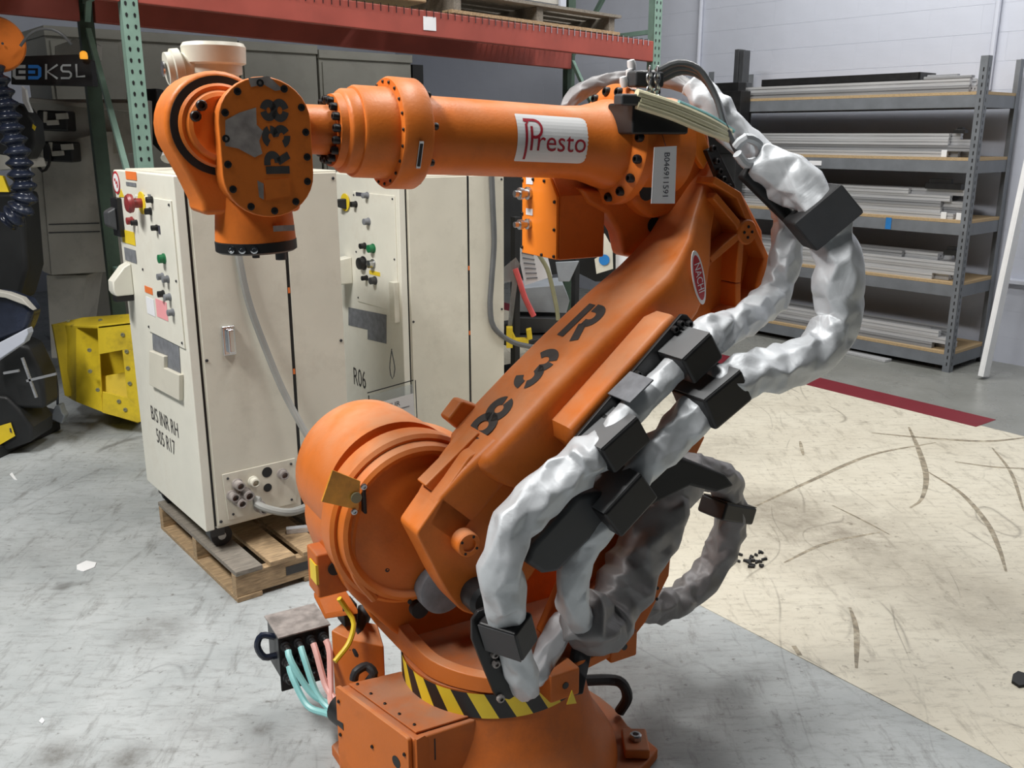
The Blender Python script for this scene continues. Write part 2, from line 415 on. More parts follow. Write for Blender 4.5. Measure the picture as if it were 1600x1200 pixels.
# ================================================================== pallet rack
RA, RB = V((-1.80, 4.68, 0)), V((1.04, 7.07, 0))
rdir = (RB - RA).normalized(); rper = (V((-rdir.y, rdir.x, 0)) + rdir * .1).normalized(); RD = 1.0
rack = empty('pallet_rack', RA, 0, 'tall pallet rack with green perforated uprights and red beams behind the robot', 'rack')
def rl(p, s, d, z): return p + rdir * s + rper * d + V((0, 0, z)) - RA
mrot = Matrix((rdir, rper, V((0, 0, 1)))).transposed()
def upright(base, front, perf=True):
    mb = MB(); d = 0 if front else RD
    c = rl(base, 0, d, 1.75)
    mb.box(c, (.078, .01, 3.5), m=mrot)
    for sgn in (-1, 1): mb.box(c + rdir * sgn * .034 + rper * .03, (.01, .06, 3.5), m=mrot)
    o = mb.build('upright', 'rack_green' if front else 'rack_dark', rack)
    if perf:
        h = MB()
        for k in range(66):
            z = .1 + k * .0508
            for sx in (-1, 1):
                p = rl(base, sx * .019, d - .0056, z)
                h.prism([p + rdir * a + V((0, 0, b)) for a, b in ((-.006, .006), (0, .012), (.006, .006), (.005, -.006), (0, -.012), (-.005, -.006))], -rper * .0008)
        hh = h.build('hole_row', 'black', o, sharp=0); hh['kind'] = 'stuff'
for b in (RA, RB): upright(b, True); upright(b, False, False)
upright(RA - rdir * 2.9, False, False)
for b in (RA, RB):
    for z0, z1 in ((2.4, 3.3),):
        MB().bar(rl(b, 0, .03, z0), rl(b, 0, RD - .02, z0), .03, .03).build('brace', 'rack_green', rack)
        MB().bar(rl(b, 0, .03, z1 - .9 + .9), rl(b, 0, RD - .02, z1 - 1.0), .03, .03).build('brace', 'rack_green', rack)
    MB().bar(rl(b, 0, .03, .92), rl(b, 0, RD - .02, .92), .03, .03).build('brace', 'rack_green', rack)
    MB().bar(rl(b, 0, .03, 1.02), rl(b, 0, RD - .02, 2.25), .028, .028).build('brace', 'rack_green', rack)
ZL, ZR, BH = 2.29, 2.19, .14
def beam(d, s0, s1, z0, z1, nm='beam'):
    mb = MB(); p, q = rl(RA, s0, d, z0 + BH / 2), rl(RA, s1, d, z1 + BH / 2)
    mb.bar(p, q, .045, BH); return mb.build(nm, 'rack_red', rack, bevel=.006)
LB = (RB - RA).length
beam(.0 + .02, .04, LB - .03, ZL, ZR)
beam(RD - .02, .04, LB - .03, ZL - .0, ZR)
beam(.02, -3.0, -.04, ZL + .08, ZL); beam(RD - .02, -2.9, -.04, ZL + .08, ZL)
wires = MB()
for k in range(64):
    s = .35 + k * (LB - .45) / 63; z = ZL + (ZR - ZL) * s / LB + BH
    wires.bar(rl(RA, s, -.008, z - .035), rl(RA, s, -.008, z + .006), .005, .005, rper)
    wires.bar(rl(RA, s, -.008, z + .006), rl(RA, s, RD, z + .006), .005, .005)
o = wires.build('deck_wires', 'chrome', rack, sharp=0); o['kind'] = 'stuff'; o['label'] = 'bright wire deck hooked over the red beam'
p = rl(RA, .0, -.006, 0)
for s, w_, h_, m_ in ((.0, .03, .05, 'white'), (1.72, .09, .075, 'paper')):
    z = ZL + (ZR - ZL) * s / LB + .07
    q = rl(RA, s, -.006, z)
    o = MB().box(q, (w_, .003, h_), m=mrot).build('beam_label', m_, rack, sharp=0)

# wooden pallet and steel crate lying on the rack deck
def zdeck(s): return ZL + (ZR - ZL) * s / LB + BH + .012
pal2 = empty('wooden_pallet', RA, 0, 'weathered wooden pallet lying on the rack deck over the red beam', 'pallet')
s0, s1 = 1.9, 3.35
for k in range(3):
    s = s0 + .06 + k * (s1 - s0 - .12) / 2
    MB().bar(rl(RA, s, .05, zdeck(s) + .065), rl(RA, s, .80, zdeck(s) + .065), .05, .09).build('stringer', 'wood_grey', pal2, sharp=0)
for k in range(5):
    d = .08 + k * .17
    MB().bar(rl(RA, s0, d, zdeck(s0) + .01), rl(RA, s1, d, zdeck(s1) + .01), .1, .02).build('bottom_board', 'wood_grey' if k else 'wood', pal2, sharp=0)
    MB().bar(rl(RA, s0, d, zdeck(s0) + .12), rl(RA, s1, d, zdeck(s1) + .12), .12, .018).build('deck_board', 'wood_grey', pal2, sharp=0)
cr = empty('steel_crate', RA, 0, 'grey steel crate standing on the wooden pallet at the top edge', 'crate')
for s in (2.0, 2.85):
    for d in (.1, .72): MB().bar(rl(RA, s, d, zdeck(s) + .135), rl(RA, s, d, zdeck(s) + .9), .05, .05, rdir).build('corner_post', 'wall_paint', cr, sharp=0)
for d in (.1, .72): MB().bar(rl(RA, 2.0, d, zdeck(2.0) + .45), rl(RA, 2.85, d, zdeck(2.85) + .45), .01, .6).build('side_panel', 'machine', cr, sharp=0)

ld = empty('shade_carton', RA, 0, 'added carton above the view on the main rack deck, shading the rear of the rack', 'carton')
MB().box(rl(RA, .95, .52, zdeck(.95) + .52), (1.6, .9, 1.0), m=mrot).build('shade_carton_body', 'board', ld, bevel=.01)  # unseen carton added to block light from the rear of the rack
MB().box(rl(RA, .95, .52, zdeck(.95) + 1.024), (1.6, .08, .004), m=mrot).build('shade_carton_tape', 'panel_beige', ld)
ld = empty('shade_carton', RA, 0, 'added carton above the view on the left rack bay, shading the left background', 'carton')
MB().box(rl(RA, -1.5, .52, ZL + .24 + .52), (2.5, .95, 1.0), m=mrot).build('shade_carton_body', 'board', ld, bevel=.01)  # second added carton, out of view, keeps the left background dark
MB().box(rl(RA, -1.5, .52, ZL + .24 + 1.024), (2.5, .08, .004), m=mrot).build('shade_carton_tape', 'panel_beige', ld)

# ================================================================== shelving with aluminium profiles
FS = Frame((3.199, 6.577, 0), 130)
SHL, SHD = 2.35, .56
shelf = empty('steel_shelving', FS.o, 130, 'grey slotted steel shelving unit with five chipboard shelves against the wall', 'shelving')
for x in (0, SHL):
    for y in (0, -SHD):
        mb = MB(); sx = 1 if x == 0 else -1; sy = -1 if y == 0 else 1
        mb.b2((x, y, 0), (x + sx * .055, y + sy * .004, 2.2)); mb.b2((x, y, 0), (x + sx * .004, y + sy * .055, 2.2))
        po = mb.build('post', 'shelf_grey', shelf, sharp=0)
        if y == 0 and x == 0:
            h = MB()
            for k in range(42): h.b2((x + sx * .022, .0005, .05 + k * .05), (x + sx * .030, .0012, .075 + k * .05))
            for k in range(42): h.b2((x - .0012, -.022, .05 + k * .05), (x - .0005, -.030, .075 + k * .05))
            hh = h.build('slot_row', 'black', po, sharp=0); hh['kind'] = 'stuff'
LEV = [.15, .66, 1.10, 1.53, 1.97]
for z in LEV:
    MB().b2((.006, -.004, z - .02), (SHL - .006, -SHD + .004, z)).build('shelf_board', 'board', shelf, sharp=0)
    for y in (-.004, -SHD + .03): MB().b2((.01, y, z - .105), (SHL - .01, y - .026, z - .021)).build('shelf_beam', 'shelf_grey', shelf, bevel=.003)
    for x in (.006, SHL - .03): MB().b2((x, -.03, z - .105), (x + .024, -SHD + .03, z - .021)).build('end_beam', 'shelf_grey', shelf, sharp=0)
tx = FS.px(1393, 345, 1, 0).x; lx = FS.px(1275, 252, 1, 0).x
o = MB().b2((tx, .0, 1.0), (tx + .045, .0015, 1.085)).build('tape', 'blue', shelf, sharp=0); o['label'] = 'strip of blue tape'
o = MB().b2((lx - .05, .0, 1.45), (lx + .06, .0015, 1.485)).build('shelf_label', 'paper', shelf, sharp=0)
ordn = ['bottom shelf', 'second shelf from the bottom', 'middle shelf', 'second shelf from the top', 'top shelf']
prof = {}
def profile_bar(x0, x1, y, z, s, mat, lab, grp):
    # slotted aluminium extrusion: a square with a T-slot notch in each face
    key = (round(x1 - x0, 3), s, mat)
    if key not in prof:
        h = s / 2; n = s * .11; d = s * .16
        q = []
        for k in range(4):
            m = Matrix.Rotation(k * math.pi / 2, 2)
            q += [m @ V(p) for p in ((h, -h), (h, -n), (h - d, -n), (h - d, n), (h, n))]
        o = MB().prism([(0, a, b) for a, b in q], (x1 - x0, 0, 0)).build('aluminium_profile', mat, sharp=0); prof[key] = o.data
    else:
        o = bpy.data.objects.new('aluminium_profile', prof[key]); col.objects.link(o)
    o.location = FS.w((x0, y, z)); o.rotation_euler = (0, 0, R_(130))
    tag(o, lab, 'metal bar', grp)
rows = [(0, 3, .045, 4), (1, 4, .045, 4), (2, 5, .04, 4), (3, 4, .04, 4), (4, 2, .045, 5)]
for lv, nh, s, nd_ in rows:
    for r in range(nh):
        for c in range(nd_):
            e = random.choice([0, .06, .1, .16]); x0 = .07 + e + (.25 if r == nh - 1 and lv in (1, 2) and c == 0 else 0)
            ln = SHL - .1 - x0 - random.choice([0, .05, .1])
            ln = round(ln / .05) * .05
            profile_bar(x0, x0 + ln, -.06 - c * (s + .004) - .005 * (r % 2), LEV[lv] + .001 + s / 2 + r * (s + .001), s,
                        'alu' if (r + c + lv) % 4 else 'alu_dark', 'bare aluminium profile bar in the stack on the ' + ordn[lv], 'aluminium profiles on the ' + ordn[lv])
def thing_at(fr, name, boxes, mat, lab, cat, bevel=.004, group=None):
    mb = MB()
    for a, b in boxes: mb.b2(a, b)
    o = mb.build(name, mat, bevel=bevel); o.location = fr.o; o.rotation_euler = (0, 0, fr.a); return tag(o, lab, cat, group)
zt = LEV[4] + .094
thing_at(FS, 'black_tray', [((.50, -.30, zt), (1.85, -.06, zt + .012)), ((.50, -.075, zt), (1.85, -.06, zt + .055)), ((.50, -.30, zt), (1.85, -.285, zt + .055)), ((.50, -.3, zt), (.515, -.06, zt + .055)), ((1.835, -.3, zt), (1.85, -.06, zt + .055))], 'black', 'long flat black tray lying on the bars of the top shelf', 'tray')
a = FS.px(1156, 130, 1, -.1)
thing_at(FS, 'extrusion_offcut', [((a.x - .045, -.16, zt), (a.x + .0, -.07, zt + .30)), ((a.x + .006, -.16, zt), (a.x + .05, -.07, zt + .31)), ((a.x - .09, -.15, zt), (a.x + .05, -.08, zt + .04))], 'charcoal', 'pair of dark grey extrusion offcuts standing on end on the top shelf', 'metal bar')
b = FS.px(1140, 190, 1, .06)
thing_at(FS, 'black_case', [((b.x - .16, .01, 1.53), (b.x + .3, .14, 2.03)), ((b.x - .1, .0, 1.97), (b.x + .3, .1, 2.1))], 'black', 'black metal case at the left end of the shelving behind the silver hose', 'case')
o = bpy.data.objects['black_case']
thing_at(FS, 'case_stand', [((b.x - .14, .02, 0), (b.x + .28, .13, 1.53))], 'blackmatte', 'dark stand under the black case at the shelving end', 'stand')
for lv, x0, x1, h, m_ in ((2, .10, .36, .07, 'black'), (1, .05, .17, .06, 'black'), (4, .12, .46, .03, 'alu_dark'), (3, .12, .2, .04, 'black')):
    zz = {2: 5 * .041, 1: 4 * .046, 4: 2 * .046, 3: 4 * .041}[lv] + LEV[lv] + .002
    thing_at(FS, 'bar_fitting', [((x0, -.09, zz), (x1, -.04, zz + h * .6)), ((x0 + (x1 - x0) * .3, -.085, zz), (x1 - .02, -.05, zz + h))], m_, 'short dark fitting lying on the bars of the ' + ordn[lv], 'fitting', .002)
for lv, x in ((2, .19), (2, .08), (3, .24)):
    thing_at(FS, 'small_carton', [((x - .02, -.02, LEV[lv] + .001), (x + .02, -.055 + .03, LEV[lv] + .05))], 'white', ('left' if x > .15 else 'right') + ' small white end block at the front edge of the ' + ordn[lv], 'block', .002, 'white end blocks')

# long white strip leaning on the wall, and a small wall bracket behind it
p0 = W(1534, 592, 0); p1 = Wy(1622, 180, 6.56); dl = FW.w((-1, 0, 0)) - FW.o
lad = empty('white_strip', p0, 0, 'long white strip leaning against the wall right of the shelving', 'strip')
MB().bar(V((0, 0, .02)), (p1 - p0) * 1.05, .03, .085, dl.cross(V((0, 0, 1)))).build('strip_body', 'white', lad, bevel=.004)
MB().bar(V((0, 0, .02)) + dl * .022, (p1 - p0) * 1.05 + dl * .022, .012, .10, dl.cross(V((0, 0, 1)))).build('strip_edge', 'white', lad, bevel=.003)
a = FW.px(1588, 440, 1, .05)
tag(MB().box(FW.w((a.x, .05, a.z)), (.16, .1, .03), R_(130)).build('wall_bracket', 'wall_paint', bevel=.004), 'small pale bracket on the wall at the right edge', 'bracket')
# loose flat bar on the floor in front of the shelving
a, b = W(1322, 551, 0), W(1388, 566, 0)
tag(MB().bar(a + V((0, 0, .012)), b + V((0, 0, .012)), .09, .02).build('flat_bar', 'alu', bevel=.003), 'pale flat metal bar lying on the floor under the shelving', 'metal bar')

# ================================================================== the robot (local axes: x forward along the forearm, y towards the near side, z up)
FR = Frame((-.05, 2.25, 0), 210)
rob = empty('industrial_robot', FR.o, 210, 'large orange six-axis industrial robot arm with silver hose sleeves in the foreground', 'robot')
def L(u, v, n): return FR.px(u, v, 1, n)
def Lz(u, v, z): return FR.px(u, v, 2, z)
Y_ = V((0, 1, 0))
JB = R_(14); mB = Matrix.Rotation(JB, 3, 'Z')
def BZ(x, y, z): return mB @ V((x, y, z))

# --- fixed base
base = MB()
pts = []
for k in range(48):
    a = 2 * math.pi * k / 48; d = abs(((math.degrees(a) + 45) % 90) - 45)
    r = .40 + .06 * max(0, 1 - abs(((math.degrees(a) - 45) % 90)) / 14 if ((math.degrees(a) - 45) % 90) < 14 else 1 - abs(90 - ((math.degrees(a) - 45) % 90)) / 14 if ((math.degrees(a) - 45) % 90) > 76 else 0)
    pts.append(BZ(r * math.cos(a), r * math.sin(a), 0))
base.prism(pts, (0, 0, .035))
bp_ = base.build('base_plate', 'orange_dusty', rob, bevel=.006)
for k in range(4):
    a = R_(45 + 90 * k)
    fo = MB().box(BZ(.395 * math.cos(a), .395 * math.sin(a), .05), (.07, .10, .03), m=mB @ Matrix.Rotation(a, 3, 'Z')).build('foot_pad', 'orange_dusty', rob, bevel=.006)
    bolts(fo, [(BZ(.395 * math.cos(a), .395 * math.sin(a), .065), (0, 0, 1))], .017, .016, 'steel')
MB().lathe([(.345, .035), (.34, .06), (.315, .10), (.285, .145), (.268, .19), (.255, .24), (.247, .30), (.247, .37)], n=64).build('pedestal', 'orange_dusty', rob)
# hazard tape ring: slanted yellow and black pieces
for k in range(36):
    a0, a1 = 2 * math.pi * k / 36, 2 * math.pi * (k + 1) / 36; sl = .075; q = MB(); vs = []
    for i in range(4):
        for z, da in ((.300, sl), (.368, -sl)):
            a = a0 + (a1 - a0) * i / 3 + da; vs.append((.2505 * math.cos(a), .2505 * math.sin(a), z))
    q.add(vs, [(2 * i, 2 * i + 2, 2 * i + 3, 2 * i + 1) for i in range(3)])
    q.build('hazard_stripe', 'yellow' if k % 2 else 'black', rob, sharp=30)
# cable entry box on the base front
cb_ = MB(); cb_.prism([BZ(x, y, .03) for x, y in ((.36, -.205), (.36, .107), (.20, .15), (.15, .1), (.15, -.1), (.20, -.15))], (0, 0, .265))
cbo = cb_.build('cable_box', 'orange_dusty', rob, bevel=.006)
cov = MB().prism([BZ(.361, y, z) for y, z in round_poly([(-.21, .03), (.1, .03), (.1, .30), (-.21, .30)], .012)], mB @ V((.012, 0, 0))).build('cover_plate', 'orange', cbo, bevel=.002)
fl_ = MB().prism([BZ(x, .109, z) for x, z in ((.36, .03), (.36, .30), (.335, .30), (.325, .285), (.31, .285), (.31, .03))], mB @ V((0, .008, 0))).build('side_flange', 'orange_dusty', cbo)
bolts(cbo, [(BZ(.373, y, z), BZ(1, 0, 0)) for y, z in ((-.195, .26), (-.195, .16), (-.05, .2), (.085, .25), (.085, .05), (-.195, .05))], .005, .004, 'black')
MB().cyl(BZ(.3725, .05, .21), BZ(.374, .05, .21), .016).build('port_hole', 'black', cbo)
MB().b2((0, 0, 0), (.02, .004, .06)).build('cover_seam', 'black', cbo, loc=BZ(.29, .1175, .22)).rotation_euler = (0, 0, JB)
MB().prism([BZ(x, y, .297) for x, y in ((.345, -.19), (.345, .095), (.21, .135), (.21, -.14))], (0, 0, .006)).build('top_cover', 'orange_dusty', cbo, bevel=.002)
bolts(cbo, [(BZ(.33, y, .303), (0, 0, 1)) for y in (-.17, -.11, -.05, .01, .07)], .004, .003, 'black')
# connector block behind the box, with the air tubes
cP = Lz(462, 1066, .14); cQ = Lz(520, 985, .30)
fx = .47; nx = -.30
blk = empty_part = MB().b2((.335, -.53, .17), (.475, -.405, .31)).build('connector_block', 'charcoal', rob, bevel=.004)
MB().b2((.33, -.405, .14), (.48, -.398, .315)).build('face_plate', 'blackmatte', blk, bevel=.002)
MB().b2((.325, -.54, .311), (.48, -.395, .317)).build('top_plate', 'bare_metal', blk, bevel=.002)
MB().tube([V((.475, -.45, .29)), V((.51, -.46, .30)), V((.525, -.46, .27)), V((.51, -.45, .235)), V((.475, -.45, .23))], .010, 8, .01).build('lifting_eye', 'navy', blk)
gl = []; k = 0
for r in range(3):
    for c in range(4):
        p = V((.462 - c * .037, -.398, .285 - r * .05)); MB().lathe([(.014, 0), (.014, .012), (.01, .014), (.01, .03), (.007, .034)], p, Y_, 12).build('gland', 'black', blk)
boot = BZ(.33, -.21, .18)
for i, (c, r, m_) in enumerate(((0, 0, 'teal_tube'), (1, 0, 'teal_tube'), (0, 1, 'teal_tube'), (2, 0, 'pink_tube'), (3, 0, 'pink_tube'))):
    p = V((.462 - c * .037, -.366, .285 - r * .05))
    e = boot + mB @ V((-.02 + .02 * (i % 3), -.03, .02 * (i // 3)))
    MB().tube([p, p + V((0, .028, -.022)), p.lerp(e, .45) + V((.012, .0, -.05)), e + V((.015, -.06, -.02)), e], .0095, 8, .012).build('air_tube', m_, rob)
MB().cyl(boot + mB @ V((0, -.05, .01)), boot + mB @ V((0, .03, .01)), .042, .045).build('cable_boot', 'black', rob)
# black hose elbows and yellow lead beside the pedestal
a, b, c = Lz(572, 965, .33), Lz(560, 1000, .30), Lz(580, 1032, .22)
MB().tube([a + V((0, 0, .03)), b + V((.01, 0, 0)), b + V((0, .01, -.04)), c], .023, 12, .012).build('rubber_hose', 'rubber', rob)
a = Lz(600, 1058, .3); 
MB().tube([Lz(553, 1062, .30), Lz(556, 1050, .32), Lz(572, 1041, .325), Lz(584, 1052, .31), Lz(575, 1066, .28)], .012, 10, .008).build('rubber_hose', 'rubber', rob)
MB().tube([L(530, 935, -.28), L(545, 957, -.28), L(553, 975, -.26), L(545, 1005, -.24), L(523, 1034, -.22)], .0075, 8, .012).build('yellow_lead', 'yellow', rob)
MB().b2(L(560, 975, -.30), L(525, 935, -.36)).build('sensor_bracket', 'black', rob, bevel=.004)
a = L(492, 925, -.40); b = L(540, 960, -.40)
MB().prism([Lz(490, 933, .42), Lz(535, 920, .44), Lz(560, 960, .40), Lz(508, 968, .36)], (0, 0, .015)).build('foot_plate', 'orange_dusty', rob, bevel=.003)
MB().prism([Lz(517, 985, .33), Lz(548, 1000, .32), Lz(600, 1010, .3), Lz(590, 975, .33), Lz(545, 965, .36)], (0, 0, -.25)).build('cable_guard', 'orange', rob, bevel=.004)

# --- swivel frame
PZ = .40
pl = round_poly([V((.235, -.42)), V((.235, .09)), V((.15, .205)), V((.03, .252)), V((-.12, .25)), V((-.28, .22)), V((-.40, .1)), V((-.40, -.42))], [.02, .1, .08, .05, .05, .05, .05, .05], 4)
sw = MB().prism([(p.x, p.y, .37) for p in pl], (0, 0, PZ - .37)).build('swivel_frame', 'orange_dusty', rob, bevel=.006)
lip = [V((.225, -.36, .50)), V((.232, -.25, .475)), V((.228, -.1, .445)), V((.222, .0, .43)), V((.212, .08, .425)), V((.175, .15, .42)), V((.12, .205, .415)), V((.06, .232, .41))]
lp = spline(lip, .02); rg = []
for i, p in enumerate(lp):
    t = (lp[min(i + 1, len(lp) - 1)] - lp[max(i - 1, 0)]); t.z = 0; t.normalize(); nn = V((t.y, -t.x, 0)); z0 = .372
    rg.append([V((p.x, p.y, z0)) + nn * .016, V((p.x, p.y, p.z)) + nn * .016, V((p.x, p.y, p.z)) - nn * .016, V((p.x, p.y, z0)) - nn * .016])
MB().loft(rg).build('frame_lip', 'orange', sw, bevel=.004)
# far cheek that carries the shoulder
ck = round_poly([V((.23, .39)), V((.38, .58)), V((.42, .72)), V((.36, .90)), V((.2, .97)), V((.0, .9)), V((-.25, .7)), V((-.36, .39))], .05, 4)
MB().prism([(p.x, -.30, p.y) for p in ck], (0, .22, 0)).build('frame_cheek', 'orange', sw, bevel=.012)
# near rear cheek with tapped holes
ck2 = [L(1052, 838, .16), L(1046, 900, .16), L(1010, 972, .16), L(985, 1004, .16), L(952, 1000, .16), L(900, 1010, .16), L(905, 960, .16), L(960, 900, .16), L(1005, 830, .16)]
ckn = MB().prism(ck2, (0, -.05, 0)).build('rear_cheek', 'orange_dusty', sw, bevel=.006)
bolts(ckn, [(L(u, v, .16), Y_) for u, v in ((1027, 919), (1026, 936), (1012, 940), (1008, 948))], .0045, .003, 'black')
MB().prism([(x, .05, z) for x, z in ((-.34, .40), (-.62, .88), (-.52, .90), (-.2, .6), (-.1, .40))], (0, .06, 0)).build('rear_web', 'orange', sw, bevel=.006)
for u, v, s in ((880, 1072, .06), (972, 1012, .055)):
    q = Lz(u, v, .385); bk = MB().box((q.x, q.y - .02, .392), (.085, .06, .075)).build('stop_bracket', 'orange_dusty', sw, bevel=.005)
    MB().cyl((q.x, q.y + .009, .392), (q.x, q.y + .0112, .392), .009).build('bracket_hole', 'black', bk)
MB().prism([Lz(900, 1010, .43), Lz(930, 1000, .43), Lz(912, 1085, .34), Lz(885, 1090, .34)], (0, -.02, 0)).build('stop_finger', 'charcoal', sw, bevel=.004)
o = MB().prism([L(885, 1100, .33), L(893, 1078, .33), L(900, 1098, .33)], (0, .003, 0)).build('warning_label', 'yellow', sw, sharp=0)
MB().tube([V((-.22, .05, .2)), Lz(950, 1062, .16), Lz(972, 1068, .15), Lz(980, 1090, .1), Lz(968, 1112, .05)], .016, 10, .012).build('rubber_hose', 'rubber', rob)
# motor stub between the cheeks
MB().lathe([(.0, -.05), (.062, -.05), (.064, -.04), (.064, 0), (.055, .006), (0, .006)], L(694, 922, .05), Y_, 32).build('gear_motor', 'lab_grey', sw)
MB().lathe([(.024, 0), (.024, .02), (0, .02)], L(652, 948, -.02), Y_, 24).build('drain_plug', 'blackmatte', sw)
MB().lathe([(.035, 0), (.035, .2)], (-.02, .02, .40), (0, 0, 1), 20).build('motor_post', 'charcoal', sw)

# --- shoulder
SC = V((.212, 0, .762))
sd_ = MB().lathe([(.0, -.1), (.20, -.1), (.222, -.085), (.224, -.02), (.215, -.012), (.207, -.014), (.205, .0), (.202, .014), (.192, .02), (.184, .014), (.178, .006), (.15, .004), (0, .004)][::1], SC, Y_, 72).build('shoulder_disc', 'orange', rob)
MB().lathe([(.178, .005), (.12, .018), (.1, .02), (0, .02)], SC, Y_, 48).build('disc_face', 'orange', sd_)
bolts(sd_, [(L(605, 890, .012), Y_), (L(586, 812, .008), Y_), (L(640, 940, .016), Y_)], .006, .003, 'black')
MB().lathe([(0, -.40), (.12, -.40), (.165, -.385), (.188, -.35), (.192, -.30), (.192, -.10)], V((.225, 0, .805)), Y_, 64).build('shoulder_cover', 'orange', rob)
# grooved rim clamp on the disc edge
MB().tube([L(572, 762, -.005), L(556, 800, .0), L(548, 850, .0), L(556, 898, .0), L(585, 935, .0)], .012, 8, .015).build('rim_guard', 'orange', sd_)
# amber plate on the rim
ap = MB().prism([L(520, 735, .03), L(563, 752, .03), L(560, 797, .03), L(503, 784, .03)], (0, -.006, 0)).build('amber_plate', 'amber', rob)
MB().cyl(L(556, 777, .031), L(556, 777, .031) + V((0, .006, 0)), .013).build('plate_button', 'olive', ap)
bolts(ap, [(L(568, 760, .031), Y_), (L(553, 799, .031), Y_)], .008, .006, 'steel')
MB().b2(L(574, 803, .029), L(562, 755, .004)).build('plate_clip', 'blackmatte', ap, bevel=.002)
# stop block low on the left of the disc
sb = MB().b2(L(494, 868, -.12), L(536, 903, -.20)).build('stopper_block', 'orange_dusty', rob, bevel=.006)
q = L(523, 888, -.118); MB().cyl(q, q + V((0, .003, 0)), .018).build('rubber_pad', 'blackmatte', sb)
MB().b2(L(493, 884, -.121), L(499, 899, -.17)).build('warning_label', 'yellow', sb)
MB().b2(L(500, 825, -.22), L(530, 850, -.14)).build('limit_stop', 'black', rob, bevel=.004)
MB().b2(L(478, 690, -.42), L(520, 760, -.34)).build('plug_housing', 'lab_grey', rob, bevel=.008)
MB().b2(L(485, 680, -.42), L(515, 692, -.36)).build('plug_latch', 'black', rob, bevel=.004)

# --- lower arm
J2 = V((.2, 0, .78)); av = V((-.687, 0, .7265)).normalized(); bv = V((av.z, 0, -av.x))
def A(t, b, n): return J2 + av * t + bv * b + V((0, n, 0))
def rr_ring(t, n0, n1, b0, b1, r):
    q = round_poly([V((n0, b0)), V((n1, b0)), V((n1, b1)), V((n0, b1))], [min(r, .03), r, r, r * .55], 5)
    return [A(t, p.y, p.x) for p in q]
st = [(.165, .06, .185, .02, .075, .02), (.175, .03, .205, -.02, .084, .03), (.20, .01, .215, -.09, .088, .035), (.30, 0, .22, -.12, .078, .035), (.42, 0, .22, -.14, .062, .035), (.55, 0, .22, -.155, .040, .035),
      (.70, 0, .217, -.17, .012, .035), (.82, 0, .21, -.175, -.018, .035), (.88, .0, .19, -.17, -.030, .025), (.95, -.005, .16, -.15, -.040, .02), (1.03, -.012, .12, -.12, -.036, .018), (1.11, -.025, .085, -.10, -.032, .015), (1.19, -.04, .055, -.08, -.034, .01)]
la = MB().loft([rr_ring(*s) for s in st]).build('lower_arm', 'orange', rob, sharp=50)
# lower end plate
lo = [L(737, 708, .17), L(650, 834, .17), L(668, 868, .17), L(695, 922, .17), L(722, 958, .17), L(765, 965, .17), L(835, 900, .17), L(868, 800, .17), L(858, 735, .17), L(800, 700, .17)]
lo2 = round_poly([V((p.x, p.z)) for p in lo], [.02, .012, .02, .05, .03, .04, .04, .04, .04, .04], 4)
MB().prism([(p.x, .17, p.y) for p in lo2], (0, -.10, 0)).build('arm_foot', 'orange', la, bevel=.006)
MB().loft([rr_ring(.0, .07, .17, -.02, .088, .012), rr_ring(.06, .07, .17, -.02, .10, .012), rr_ring(.14, .05, .18, -.02, .098, .02), rr_ring(.24, .03, .2, -.02, .088, .03)]).build('arm_neck', 'orange', la, sharp=45)
MB().prism([A(.06, .09, .08), A(.06, .125, .08), A(.235, .096, .08), A(.235, .08, .08)], (0, .048, 0)).build('raised_pad', 'orange', la, bevel=.004)
MB().prism([A(.22, .06, -.03), A(.22, .12, -.03), A(.28, .12, -.03), A(.30, .06, -.03)], (0, .05, 0)).build('stop_lug', 'orange', la, bevel=.008)
hb = L(722, 843, .17); hub = MB().lathe([(.030, 0), (.030, .034), (.027, .038), (.017, .038), (.016, .030), (0, .03)], hb, Y_, 28).build('pin_boss', 'orange', la)
bolts(hub, [(hb + V((.022 * math.cos(R_(a)), .0375, .022 * math.sin(R_(a)))), Y_) for a in (30, 120, 210, 300)], .0035, .002, 'black')
# bracket pad standing out of the near side
pd = MB().loft([rr_ring(.335, .2, .275, -.10, -.02, .01), rr_ring(.36, .2, .295, -.115, .012, .02), rr_ring(.70, .2, .295, -.15, -.028, .02), rr_ring(.735, .2, .275, -.14, -.05, .012)]).build('hose_bracket_pad', 'orange', la, sharp=45)
# hollow rear casting at the elbow: web, rim and ribs
web = [(1108, 268), (1160, 300), (1192, 360), (1196, 415), (1182, 462), (1128, 505), (1060, 520), (1010, 560), (1030, 470), (1060, 400), (1075, 330)]
wp = [L(u, v, .06) for u, v in web]
wb = MB().prism(wp, (0, -.05, 0)).build('elbow_web', 'orange', la, bevel=.01)
for path in ([(1110, 275), (1150, 300), (1172, 350), (1194, 400), (1180, 460), (1128, 500)], [(1112, 300), (1150, 345), (1158, 372)], [(1150, 372), (1105, 410), (1085, 440)], [(1155, 375), (1150, 440), (1150, 480)], [(1075, 350), (1078, 420), (1062, 500)]):
    P = [L(u, v, .10) for u, v in path]
    mb = MB()
    for i in range(len(P) - 1): mb.bar(P[i], P[i + 1], .08, .022, (0, 1, 0)) if False else mb.prism([P[i] + V((0, -.05, 0)), P[i] + V((0, .02, 0)), P[i + 1] + V((0, .02, 0)), P[i + 1] + V((0, -.05, 0))], (P[i + 1] - P[i]).cross(Y_).normalized() * .02)
    mb.build('rib', 'orange', wb, bevel=.004)
hq = L(1163, 362, .11); hb2 = MB().lathe([(.034, -.06), (.034, .01), (.03, .014), (0, .014)], hq, Y_, 24).build('hub', 'orange', wb)
